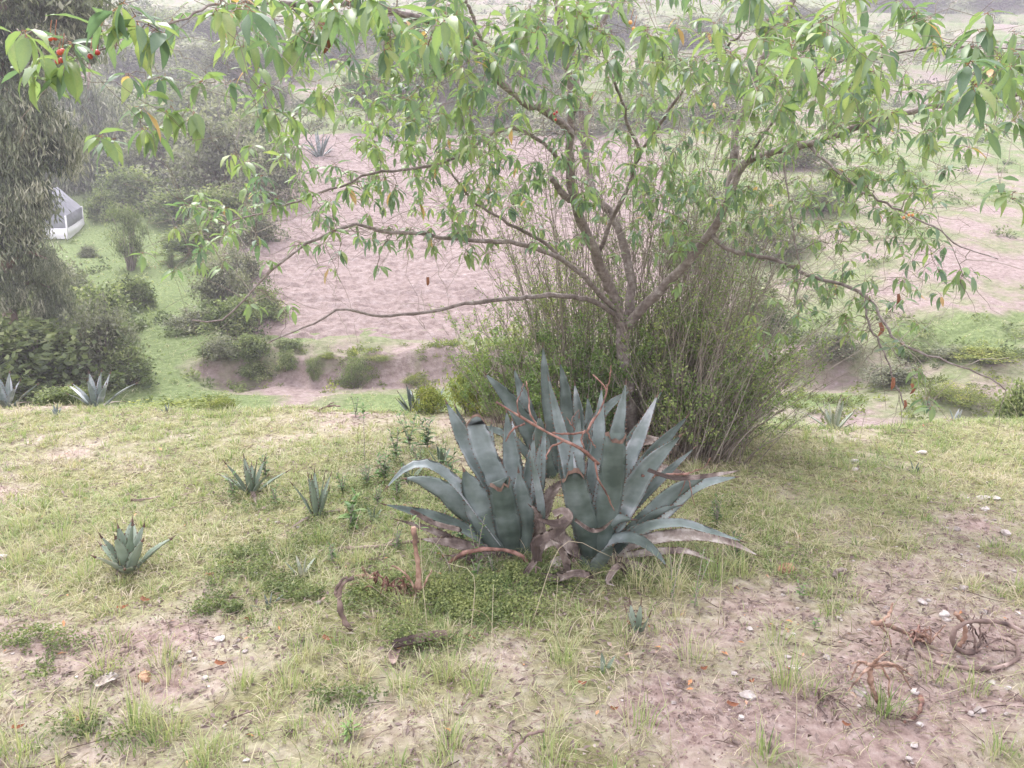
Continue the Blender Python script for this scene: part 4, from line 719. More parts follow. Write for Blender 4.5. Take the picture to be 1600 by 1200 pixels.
# ------------------------------------------------------------------ brush of thin stems behind the tree
def brush(label, px0, px1, dd, ht, nst, seed, fan=.5, leafy=.5, lt=.5, nleaf=9000, lowfrac=.5, leansx=0., rad=.006, lsz=(.012, .026)):
    r = np.random.default_rng(seed); rad = rad*.62; ba = on(px0, dd); bc = on(px1, dd); mid = (ba+bc)/2; t = thing('twiggy_shrub', label, 'shrub', mid, 'twiggy shrubs round the cherry tree')
    f = r.uniform(0, 1, nst); bx = ba[0]+(bc[0]-ba[0])*f; by = dd+r.uniform(-.3, .35, nst); h_ = ht*r.uniform(.35, 1.08, nst); u = np.linspace(0, 1, 9)
    dx = (f-.5)*2*fan*r.uniform(.5, 1.3, nst)+r.normal(0, .12, nst)+leansx; dy = r.normal(0, .16, nst); wob = r.normal(0, .03, (nst, 1, 2))*np.sin(u*5+r.uniform(0, 6, (nst, 1)))[:, :, None]
    pth = np.stack([bx[:, None]+dx[:, None]*h_[:, None]*(u**1.3), by[:, None]+dy[:, None]*h_[:, None]*u**1.3, H(bx, by)[:, None]-.02+h_[:, None]*u*(1-.15*np.abs(dx)[:, None]*u)], -1); pth[:, :, :2] += wob
    b = Buf(); tubes(b, pth, (rad*r.uniform(.6, 1.4, nst))[:, None]*np.linspace(1, .25, 9)[None], 4, r.uniform(.15, .9, nst))
    M = nst*7; si = r.integers(0, nst, M); ui = r.uniform(.18, .97, M); seg = np.stack([np.array([np.interp(a, u, pth[s, :, k]) for a, s in zip(ui, si)]) for k in range(3)], -1)
    dirv = norm(np.stack([dx[si]*.7+r.normal(0, .42, M), r.normal(0, .42, M), np.full(M, .8)], -1)); l = ht*r.uniform(.08, .26, M)*(1.15-ui*.6); v = np.linspace(0, 1, 5)
    tw = seg[:, None]+dirv[:, None]*(l[:, None]*v)[:, :, None]+r.normal(0, .012, (M, 5, 3))*v[None, :, None]
    tubes(b, tw, np.linspace(.0024, .001, 5)[None].repeat(M, 0), 3, r.uniform(.1, .9, M), cap=False)
    part('stems', b, M_twig, t, kind='stuff')
    k = r.integers(0, M, nleaf); lo = r.uniform(0, 1, nleaf) < lowfrac; z = seg[k, 2]-mid[2]; keep = np.where(lo, z < ht*.42, True); k = k[keep]; N = len(k)
    cl = fbm(tw[k, 2, 0]*3.5, tw[k, 2, 2]*3.5+tw[k, 2, 1]*2, seed, 2); kk = cl > (.56-.3*leafy); k = k[kk]; N = len(k); vi = r.uniform(.2, 1, N)*4; i0 = vi.astype(int).clip(0, 3); fr = (vi-i0)[:, None]
    pos = tw[k, i0]*(1-fr)+tw[k, i0+1]*fr+r.normal(0, .012, (N, 3)); lb = Buf(); leaf_cards(lb, pos, r.uniform(*lsz, N), lt+.25*(cl[kk]-.5)*2+r.normal(0, .15, N), .1, .5)
    part('foliage', lb, M_shrub, t, kind='stuff'); return t
brush('tall twiggy shrub of bare stems rising behind the tree trunk', 850, 1090, 5.95, 2.55, 250, 1, .25, .75, .64, 38000, .45)
brush('tall sparse stems fanning right of the trunk behind the main fork', 1040, 1150, 6.1, 2.2, 130, 2, .24, .6, .66, 18000, .5, .05)
brush('dark leafy undergrowth shrub hugging the left side of the trunk', 830, 960, 5.5, .95, 90, 3, .3, 1., .5, 22000, .2, lsz=(.016, .032))
brush('bright leafed shrub standing left of the tall agave', 765, 840, 6.1, 1.0, 90, 4, .35, 1., .72, 20000, .3, -.12, lsz=(.014, .028))
brush('sprawling twiggy shrub leaning out to the right of the agaves', 1030, 1120, 5.3, 1.2, 150, 5, .65, .6, .68, 13000, .35, .34, lsz=(.014, .03))
brush('dense green leafed shrub right behind the trunk base', 1000, 1140, 5.6, 1.05, 110, 6, .5, .8, .68, 20000, .2, .12, lsz=(.016, .034))
brush('low bare twigs arching down at the far right of the brush', 1090, 1160, 5.3, .7, 50, 7, .6, .5, .6, 3000, .4, .45)

# ------------------------------------------------------------------ cherry tree
TP = on(990, 5.5); tree = thing('cherry_tree', 'cherry tree with drooping pointed leaves and low spreading limbs over the agaves', 'tree', TP)
nodes = []; nrad = []
def limb(nm, pts, r0, r1, sides=8, n=None, tint=.5):
    q = np.array([P(a, b, d) for a, b, d in pts]); n = n or max(8, 4*len(pts)); s_ = spline(q, n)
    s_[1:-1] += RNG.normal(0, .004, (n-2, 3)); d = q[:, 1].mean(); thin = .86 if nm == 'limb' and r0 < 7 else 1.; r0 *= thin; r1 *= thin*.8; rr = np.interp(np.linspace(0, 1, n), [0, 1], [r0, r1])*PXM(d)*(1+.05*RNG.normal(0, 1, n)); b = Buf()
    tubes(b, s_, rr, sides, tint+.10*RNG.normal(0, 1, (1, n))); part(nm, b, M_bark, tree)
    for k in range(1, n): nodes.append(s_[k]); nrad.append(rr[k])
    return s_
limb('trunk', [(993, 712, 5.5), (984, 650, 5.5), (978, 590, 5.5), (974, 540, 5.5), (973, 503, 5.5)], 13.5, 11.5, 14, 26)
limb('limb', [(974, 520, 5.5), (962, 470, 5.46), (945, 432, 5.4), (926, 385, 5.3), (903, 330, 5.2), (891, 270, 5.1), (891, 200, 5.0), (893, 140, 4.9), (880, 70, 4.8), (866, -30, 4.7)], 9.6, 5, 10)
limb('limb', [(976, 520, 5.52), (984, 480, 5.55), (985, 430, 5.6), (972, 375, 5.65), (955, 335, 5.7), (928, 302, 5.75), (915, 240, 5.8), (905, 150, 5.8), (893, 60, 5.8)], 7.6, 4, 10)
limb('limb', [(975, 515, 5.5), (1005, 480, 5.42), (1040, 445, 5.32), (1078, 405, 5.2), (1112, 362, 5.1), (1138, 312, 5.0), (1160, 262, 4.95), (1200, 240, 4.8), (1260, 226, 4.6), (1320, 205, 4.4), (1400, 178, 4.2), (1480, 162, 4.0), (1560, 150, 3.8), (1640, 140, 3.6)], 9, 3.2, 10, 40)
limb('limb', [(1140, 312, 5.0), (1148, 240, 5.05), (1150, 205, 5.1), (1172, 145, 5.1), (1198, 80, 5.0), (1222, 30, 4.9), (1255, -30, 4.8)], 7, 5, 8)
limb('limb', [(1112, 364, 5.1), (1128, 386, 5.0), (1165, 398, 4.9), (1205, 404, 4.8), (1260, 428, 4.7), (1330, 450, 4.5), (1362, 470, 4.4), (1378, 500, 4.3), (1400, 530, 4.25), (1470, 562, 4.1), (1540, 588, 4.0), (1572, 610, 3.95)], 4.8, 1.3, 8, 40)
limb('limb', [(973, 508, 5.5), (950, 482, 5.4), (915, 467, 5.3), (860, 462, 5.1), (800, 466, 4.9), (740, 474, 4.7), (690, 484, 4.6), (630, 492, 4.5), (585, 493, 4.4), (530, 484, 4.3), (480, 510, 4.2), (420, 535, 4.1)], 6, 1.4, 8, 40)
limb('limb', [(962, 485, 5.46), (930, 450, 5.3), (890, 415, 5.1), (850, 392, 4.9), (800, 380, 4.7), (740, 376, 4.5), (660, 366, 4.3), (600, 361, 4.2), (560, 350, 4.1), (520, 362, 4.0), (470, 388, 3.95), (425, 420, 3.9), (398, 450, 3.9), (350, 497, 3.85), (300, 500, 3.8)], 6.2, 1.3, 8, 46)
limb('limb', [(888, 415, 5.1), (850, 378, 5.1), (800, 352, 5.0), (745, 318, 4.9), (715, 285, 4.8), (690, 240, 4.7)], 4, 2, 6)
limb('limb', [(936, 392, 5.35), (955, 345, 5.3), (978, 300, 5.2), (1000, 240, 5.1), (1040, 180, 4.9), (1075, 130, 4.7), (1120, 90, 4.4), (1160, 50, 4.1)], 4.5, 2.2, 7)
limb('limb', [(1002, 238, 5.1), (985, 200, 5.0), (968, 150, 4.8), (950, 100, 4.5), (930, 40, 4.2)], 3.5, 2, 6)
limb('limb', [(893, 210, 5.0), (860, 178, 4.8), (820, 160, 4.6), (785, 130, 4.4), (762, 95, 4.2), (735, 62, 4.0), (715, 48, 3.9), (670, 30, 3.6), (620, 20, 3.4), (570, 12, 3.2), (520, 4, 3.0), (440, 5, 2.8)], 8, 3.2, 8, 40)
limb('limb', [(755, 85, 4.2), (745, 45, 4.1), (730, 0, 4.0), (722, -40, 3.9)], 4, 3, 6)
limb('limb', [(888, 262, 5.1), (850, 225, 4.9), (810, 202, 4.7), (770, 210, 4.6), (730, 235, 4.5), (690, 255, 4.4), (640, 264, 4.3), (590, 270, 4.2), (530, 290, 4.1), (470, 312, 4.0), (420, 330, 3.9), (360, 345, 3.8)], 4, 1.4, 7, 40)
limb('limb', [(440, 5, 2.8), (360, 4, 2.7), (300, 22, 2.6), (240, 50, 2.5), (170, 75, 2.4), (120, 90, 2.35), (60, 60, 2.3), (25, 95, 2.3)], 2.6, 1.2, 6, 30)
limb('limb', [(1162, 262, 4.95), (1200, 200, 4.6), (1250, 150, 4.3), (1300, 100, 4.0), (1370, 90, 3.7), (1450, 75, 3.4), (1540, 74, 3.1), (1620, 80, 2.9)], 3.6, 1.6, 6, 30)
limb('limb', [(1262, 226, 4.6), (1300, 260, 4.4), (1350, 300, 4.2), (1400, 325, 4.1), (1450, 350, 4.0), (1500, 385, 3.9), (1560, 405, 3.8)], 3, 1.2, 6, 30)
limb('limb', [(1350, 460, 4.45), (1356, 500, 4.4), (1365, 520, 4.35), (1385, 560, 4.3), (1400, 600, 4.25), (1415, 640, 4.2)], 2.4, 1.2, 6)
limb('limb', [(1225, 240, 4.7), (1232, 310, 4.6), (1243, 380, 4.5), (1250, 430, 4.45), (1240, 480, 4.4)], 1.7, .9, 6)
limb('limb', [(895, 130, 4.9), (930, 60, 5.0), (960, 0, 5.0), (980, -40, 5.0)], 4, 3, 6)
limb('branch_stub', [(902, 318, 5.2), (882, 304, 5.12), (868, 288, 5.08), (862, 278, 5.05)], 7, 5, 8)
# leaf clusters: the ends of hanging twigs
cl = []
def zone(cx, cy, rx, ry, n, d0, d1):
    for _ in range(n):
        a = random.uniform(0, 6.283); r_ = math.sqrt(random.random()); x = cx+rx*r_*math.cos(a); y = cy+ry*r_*math.sin(a); f = min(max((y+20)/380, 0), 1)
        d = d0+(d1-d0)*f+random.uniform(-.35, .45); cl.append((x, y, max(d, 1.7)))
    for _ in range(int(n*.5)):
        a = random.uniform(0, 6.283); r_ = math.sqrt(random.random()); x = cx+rx*r_*math.cos(a); y = cy+ry*r_*math.sin(a); f = min(max((y+20)/380, 0), 1); cl.append((x, y, d0+(d1-d0)*f+random.uniform(.3, .9)))
for z in [(950, 130, 400, 170, 100, 3.5, 5.0), (1190, 230, 220, 190, 70, 3.4, 4.8), (650, 270, 170, 120, 46, 3.5, 4.6), (1375, 395, 115, 150, 44, 3.4, 4.5), (1360, 90, 260, 95, 36, 2.7, 3.8), (370, 360, 100, 80, 16, 3.2, 4.1), (470, 35, 280, 55, 26, 2.1, 3.0),
          (430, 200, 50, 130, 14, 2.7, 3.9), (540, 330, 90, 70, 16, 3.3, 4.2), (1250, 470, 110, 60, 12, 3.6, 4.6), (1560, 110, 60, 110, 14, 2.2, 3.0), (900, 330, 260, 70, 12, 4.0, 5.0), (760, 60, 160, 60, 14, 3.0, 3.8), (1050, 30, 250, 50, 14, 2.6, 3.4), (1280, 60, 120, 90, 7, 2.2, 2.8), (900, -90, 700, 60, 40, 2.6, 3.8), (1050, 330, 180, 90, 26, 4.3, 5.1), (800, 300, 140, 100, 22, 4.2, 5.0), (980, 180, 330, 170, 44, 4.3, 5.4), (1150, 160, 260, 130, 26, 3.8, 4.8), (700, 130, 160, 110, 22, 3.5, 4.4), (1440, 160, 140, 90, 12, 3.3, 4.0), (1010, 260, 200, 80, 16, 4.6, 5.3), (1180, 240, 200, 120, 30, 4.0, 5.0), (1380, 300, 120, 90, 12, 3.8, 4.5), (620, 230, 110, 80, 12, 3.9, 4.6), (1300, 300, 160, 90, 22, 3.6, 4.6), (700, 180, 120, 60, 16, 3.3, 4.2), (1100, 330, 150, 60, 14, 4, 4.8)]: zone(*z)
for z in [(640, 110, 170, 100, 18, 2.9, 3.9), (800, 300, 150, 60, 16, 3.9, 4.7), (850, 90, 200, 90, 22, 3.0, 4.3), (1150, 110, 220, 90, 22, 2.7, 3.8), (1460, 200, 120, 60, 14, 3.0, 3.8)]: zone(*z)
for x, y, d in [(18, 55, 2.1), (45, 60, 2.0), (65, 100, 2.3), (25, 108, 2.3), (105, 62, 2.2), (115, 88, 2.25), (100, 118, 2.3), (150, 45, 2.1), (175, 20, 2.0), (210, 15, 2.0), (150, 213, 2.6), (160, 222, 2.7), (200, 115, 2.6), (235, 125, 2.7), (215, 170, 2.6), (260, 180, 2.7), (300, 185, 2.7), (310, 130, 2.8), (345, 130, 2.9), (365, 15, 2.2), (380, 75, 2.5), (415, 130, 2.9), (430, 170, 2.9), (410, 165, 2.9), (435, 75, 2.4),
                (510, 50, 2.5), (480, 65, 2.6), (500, 150, 3.0), (525, 130, 3.0), (285, 325, 3.5), (320, 330, 3.5), (345, 320, 3.6), (365, 240, 3.3), (380, 255, 3.4), (215, 395, 3.6), (400, 475, 3.9), (460, 485, 4.0), (415, 410, 3.9), (350, 370, 3.7), (740, 385, 4.4), (735, 400, 4.4), (460, 380, 4.0), (530, 400, 4.2), (510, 425, 4.2), (675, 390, 4.4), (590, 420, 4.3),
                (270, 425, 3.8), (1185, 520, 4.4), (1195, 545, 4.4), (1440, 585, 3.9), (1455, 640, 3.6), (1445, 630, 3.7), (1500, 425, 3.8), (1520, 430, 3.8), (1490, 440, 3.9), (1560, 300, 2.6), (1585, 310, 2.5), (1580, 190, 2.7), (1500, 440, 3.8), (1215, 470, 4.3), (1410, 540, 4.1), (1060, 450, 4.7), (1030, 400, 4.9), (920, 320, 4.9), (760, 400, 4.7), (1025, 130, 3.2), (1285, 75, 2.1), (1240, 90, 2.0), (1350, 90, 2.5), (220, 200, 2.7), (235, 210, 2.8), (920, 185, 3.1)]: cl.append((x, y, d))
tgt = np.array([P(*c) for c in cl]); fork = P(973, 505, 5.5); order = np.argsort(np.linalg.norm(tgt-fork, axis=1)); NP = [n for n in nodes]; NR = list(nrad); twp = []; twr = []; spots = []
for i in order:
    T = tgt[i]; A = np.array(NP); dd = np.linalg.norm(A-T, axis=1)+.35*np.maximum(T[2]-.05-A[:, 2]-.0, 0)*0+.25*np.maximum(T[2]-A[:, 2], 0)-np.minimum(np.array(NR), .006)*8; j = int(np.argmin(dd)); S = A[j]; D = T-S; L = np.linalg.norm(D)
    if L < .05: spots.append((T, norm(RNG.normal(0, 1, 3)))); continue
    u = np.linspace(0, 1, 9)[:, None]; mid = S+D*.5+np.array([0, 0, 1])*L*.16+RNG.normal(0, .07*L, 3); pth = S*(1-u)**2+2*mid*u*(1-u)+T*u*u; pth[1:-1] += RNG.normal(0, .006+.008*L, (7, 3))
    r0 = min(NR[j]*.7, .0022+.0038*L); rr = np.linspace(r0, .0014, 9); twp.append(pth); twr.append(rr)
    for k in range(2, 9): NP.append(pth[k]); NR.append(rr[k])
    spots.append((T, norm(pth[-1]-pth[-3])))
    if L > .35 and random.random() < .5: spots.append((pth[6]+0, norm(RNG.normal(0, 1, 3))))
NPa = np.array(NP); NRa = np.array(NR)
px_, py_ = proj(NPa[:, 0], NPa[:, 1], NPa[:, 2]); low = np.nonzero(((px_ > 300) & (px_ < 800) & (py_ > 340) & (py_ < 560)) | ((px_ > 1200) & (py_ > 330)))[0]
for _ in range(260):
    S = NPa[random.choice(low)]; d = norm(RNG.normal(0, 1, 3)*np.array([1, .5, .75])); L = random.uniform(.08, .5); u = np.linspace(0, 1, 9)[:, None]
    twp.append(S+d*L*u+np.array([0, 0, -1])*L*.15*u*u+RNG.normal(0, .035*L, (9, 3))*u); twr.append(np.linspace(.0018, .0008, 9))
for _ in range(1000):                                        # bare side twigs
    j = random.randrange(len(NPa)); S = NPa[j]
    if NRa[j] > .03: continue
    d = norm(RNG.normal(0, 1, 3)*np.array([1, .6, .55])+np.array([0, 0, -.1])); L = random.uniform(.10, .60); u = np.linspace(0, 1, 9)[:, None]
    pth = S+d*L*u+np.array([0, 0, -1])*L*.18*u*u+RNG.normal(0, .012*L/.2, (9, 3))*u; twp.append(pth); twr.append(np.linspace(min(NRa[j]*.6, .0022), .0009, 9))
b = Buf(); tubes(b, np.array(twp), np.array(twr), 5, RNG.uniform(.1, .9, len(twp))); part('twigs', b, M_twig, tree, kind='stuff')
# leaf shapes, shared by all leaves
def cherry_leaf_mesh(bend, fold, ti, wid=.29, petiole=.12):
    n = 6; t = np.array([0, .14, .36, .6, .82, 1.]); w_ = np.interp(t, [0, .1, .3, .5, .75, .9, 1], [.02, .5, .95, 1, .6, .22, .0])*wid/2; ang = bend*t**1.2; dt = np.diff(t); dx = np.concatenate([[0], np.cumsum(dt*np.cos((ang[1:]+ang[:-1])/2))]); dz = -np.concatenate([[0], np.cumsum(dt*np.sin((ang[1:]+ang[:-1])/2))])
    c = np.stack([dx+petiole, 0*dx, dz], -1); nn = np.stack([np.sin(ang), 0*ang, np.cos(ang)], -1); s = np.array([0, 1., 0]); wav = .012*np.sin(t*14)
    Lf = c+s*w_[:, None]+nn*(fold*w_+wav)[:, None]; Rt = c-s*w_[:, None]+nn*(fold*w_-wav)[:, None]; v = np.stack([Lf, c, Rt], 1).reshape(-1, 3); b = Buf(); q = []
    for k in range(n-1): q += [[3*k, 3*k+1, 3*k+4, 3*k+3], [3*k+1, 3*k+2, 3*k+5, 3*k+4]]
    b.add(v, q, None, np.tile([ti-.03, ti+.1, ti-.03], n)); pb = Buf(); tubes(pb, np.array([[0, 0, .0], [petiole+.01, 0, 0]]), np.array([.012, .008]), 3, .3, cap=False)
    return b, pb
LV = []
for k in range(12):
    ti = [.15, .3, .4, .48, .55, .6, .68, .25, .38, .74, .8, 1.0][k]; bb, pb = cherry_leaf_mesh(random.uniform(.35, 1.1), random.uniform(.15, .45), ti, random.uniform(.26, .37)); me = bb.mesh('leaf', M_leaf)
    LV.append((np.concatenate(bb.v), np.concatenate(bb.q), np.concatenate(bb.a), np.concatenate(pb.v), np.concatenate(pb.q), me))
leaves = []
for (T, dr) in spots:
    n = random.randint(5, 9); d2 = np.linalg.norm(T-CAMP); base_t = random.choice([0, 1, 2, 3, 4, 5, 6, 7, 8, 9, 5, 4, 6, 9])
    for k in range(n):
        az = math.atan2(dr[1], dr[0])+k*2.4+random.uniform(-.4, .4); el = random.uniform(-1.25, -.05) if random.random() < .8 else random.uniform(-.1, .5)
        X = np.array([math.cos(az)*math.cos(el), math.sin(az)*math.cos(el), math.sin(el)]); up = np.array([0, 0, 1.])-X*X[2]; up = norm(up+RNG.normal(0, .25, 3)); Y = norm(np.cross(up, X)); Z = np.cross(X, Y)
        o = T-dr*random.uniform(0, .05)+RNG.normal(0, .004, 3); L = random.uniform(.055, .098)*(1.12 if np.linalg.norm(T-CAMP) < 3.2 else 1); v = (base_t+random.choice([-1, 0, 0, 1])) % 11; 
        if random.random() < .006: v = 11
        leaves.append((o, X, Y, Z, L, v))
sc_ = []
for (o, X, Y, Z, L, v) in leaves:
    x_, y_ = proj(*(o+X*L*.6)); vis = (0 < x_ < 1600) and (0 < y_ < 1200); sc_.append((L/np.linalg.norm(o-CAMP)) if vis else 0)
big = set(np.argsort(sc_)[::-1][:296].tolist()); fb = Buf(); pb = Buf()
for i, (o, X, Y, Z, L, v) in enumerate(leaves):
    R = np.stack([X, Y, Z], 1)*L; V = LV[v]
    pb.add(V[3]@R.T+o, V[4], None, .5)
    if i in big:
        ob = obj('leaf', V[5], tree); ob.matrix_local = Matrix.Translation(Vector(o-np.array(tree.location))) @ Matrix(R.tolist()).to_4x4()
    else: fb.add(V[0]@R.T+o, V[1], None, V[2])
part('foliage', fb, M_leaf, tree, kind='stuff'); part('leaf_stalks', pb, M_petiole, tree, kind='stuff')
print('leaves', len(leaves))
# two dead leaves and the berries hanging in it
for (a, c, d, L, rot) in [(1401, 468, 4.3, .06, 0), (1372, 515, 4.3, .075, .3), (1393, 600, 4.2, .075, -.2), (1422, 608, 4.2, .06, .3), (1412, 632, 4.2, .05, 0), (668, 440, 4.5, .05, .1), (505, 60, 2.55, .09, .5)]:
    p = P(a, c, d); b, _ = agave_leaf(np.array([p+[0, 0, L*.5], p+[rot*L*.4, -.01, 0], p-[0, 0, L*.5]]), L*.38, (.3, -1, .2), chan=.5, thick=.02, tint=.2, teeth=False, n=7); part('dead_leaf', b, M_deadleaf, tree)
def ball(r, c): 
    v, q = rock_verts(1, 7, 10, 1.); th = np.linspace(0, math.pi, 7); ph = np.arange(10)/10*2*math.pi; T_, Ph = np.meshgrid(th, ph, indexing='ij'); v = np.stack([np.sin(T_)*np.cos(Ph), np.sin(T_)*np.sin(Ph), np.cos(T_)], -1).reshape(-1, 3); return v*r+c, q
for (a, c, d, ti) in [(78, 60, 2.2, .5), (86, 59, 2.22, .3), (93, 82, 2.2, .5), (98, 80, 2.24, .6), (90, 96, 2.2, .2), (96, 94, 2.24, .3), (141, 88, 2.2, .0), (148, 80, 2.22, .1), (152, 82, 2.2, .0), (866, 178, 4.2, 0), (870, 175, 4.2, 0), (868, 187, 4.2, .1), (1412, 340, 4.0, .9), (1420, 336, 4.0, .9), (1426, 336, 4.0, .9), (985, 35, 3.0, 1), (990, 45, 3.0, 1), (987, 55, 3.0, 1)]:
    b = Buf(); p = P(a, c, d); v, q = ball(.0075, p); b.add(v, q, None, ti); o = part('cherry', b, M_berry, tree); sb = Buf(); tubes(sb, np.array([p, p+[.004, 0, .02], p+[.01, .0, .045]]), np.full(3, .0011), 3, .3); obj('berry_stalk', sb.mesh('berry_stalk', M_petiole, tuple(tree.location)), o)

# ------------------------------------------------------------------ bushes and trees beyond the terrace
def crown_mesh(name, seed, m, n, rx=1., rz=1., lump=7, size=.05, ti=.45, hang=0., asp=.55, up=0., dens=.0):
    """unit bush crown about 1 high and 1 wide standing on z = 0: leaves gathered in clumps"""
    r = np.random.default_rng(seed); K = lump*6; c = norm(r.normal(0, 1, (K, 3))); c[:, 2] = np.abs(c[:, 2])*1.0-.15; rad = (r.uniform(.45, 1.0, K)*(1+.35*(r.uniform(0, 1, K) < .15)))[:, None]; c = c*rad*np.array([.42*rx, .42*rx, .70*rz])+np.array([0, 0, .22]); s = r.uniform(.04, .12, K); ct = r.normal(0, .20, K)
    k = r.integers(0, K, n); p = c[k]+r.normal(0, 1, (n, 3))*s[k][:, None]*np.array([1, 1, .8]); p[:, 2] = np.abs(p[:, 2]-.01)
    if hang: p[:, 2] = p[:, 2]-hang*r.uniform(0, 1, n)**1.5*s[k]*2
    b = Buf(); N = n; sz = size*r.uniform(.5, 1.3, n)
    if hang: ax = norm(r.normal(0, .35, (N, 3))+np.array([0, 0, -1.]))
    else: ax = norm(r.normal(0, 1, (N, 3))+np.array([0, 0, .2+up]))
    sd = norm(np.cross(ax, r.normal(0, 1, (N, 3)))); nn = np.cross(ax, sd); L = sz[:, None]
    v = np.stack([p, p+ax*L*.5+sd*L*asp/2, p+ax*L-nn*L*.15, p+ax*L*.5-sd*L*asp/2], 1); b.add(v.reshape(-1, 3), None, (np.array([[0, 1, 2], [0, 2, 3]])[None]+(np.arange(N)*4)[:, None, None]).reshape(-1, 3), np.repeat(np.clip(ti+ct[k]+r.normal(0, .12, n), 0, 1), 4))
    st = Buf(); M = K; u = np.linspace(0, 1, 6); e = c; base = r.normal(0, .05, (M, 3)); base[:, 2] = 0; pth = base[:, None]*(1-u)[None, :, None]+e[:, None]*u[None, :, None]; pth[:, :, 2] = (e[:, 2:3])*(u**.8)[None]; pth += r.normal(0, .012, pth.shape)
    tubes(st, pth, np.linspace(.013, .004, 6)[None].repeat(M, 0)*r.uniform(.5, 1.3, (M, 1)), 3, r.uniform(.1, .8, M))
    return b.mesh('foliage', m, smooth=False), st.mesh('stems', M_twig)
CR = {}
CR['green'] = [crown_mesh('g', s, M_bush, 5200, 1, 1, 10, .062, .5) for s in (1, 2, 3)]
CR['grey'] = [crown_mesh('g', s, M_bushgrey, 6000, 1, 1, 11, .052, .5) for s in (4, 5, 6)]
CR['yellow'] = [crown_mesh('y', s, M_bushyel, 5200, 1, .9, 11, .05, .5) for s in (7, 8)]
CR['upright'] = [crown_mesh('u', s, M_bush, 5200, .9, 1.15, 6, .05, .5, up=1.2, asp=.3) for s in (9, 10)]
CR['spiky'] = [crown_mesh('s', s, M_bushyel, 4200, 1, .8, 8, .07, .35, up=.8, asp=.16) for s in (11,)]
def bush(label, px, py, wpx, hpx, kind, d=None, cat='bush', group='bushes beyond the terrace', sink=.06, name='bush'):
    base = hit(px, py) if d is None else on(px, d); me = random.choice(CR[kind]); W = wpx*PXM(base[1]); Hh = hpx*PXM(base[1])
    t = thing(name, label, cat, base-np.array([0, 0, Hh*sink]), group); t.rotation_euler = (0, 0, random.uniform(0, 6.28)); t.scale = (W*1.0, W*1.0, Hh*1.05)
    obj('foliage', me[0], t, kind='stuff'); obj('stems', me[1], t, kind='stuff'); return t
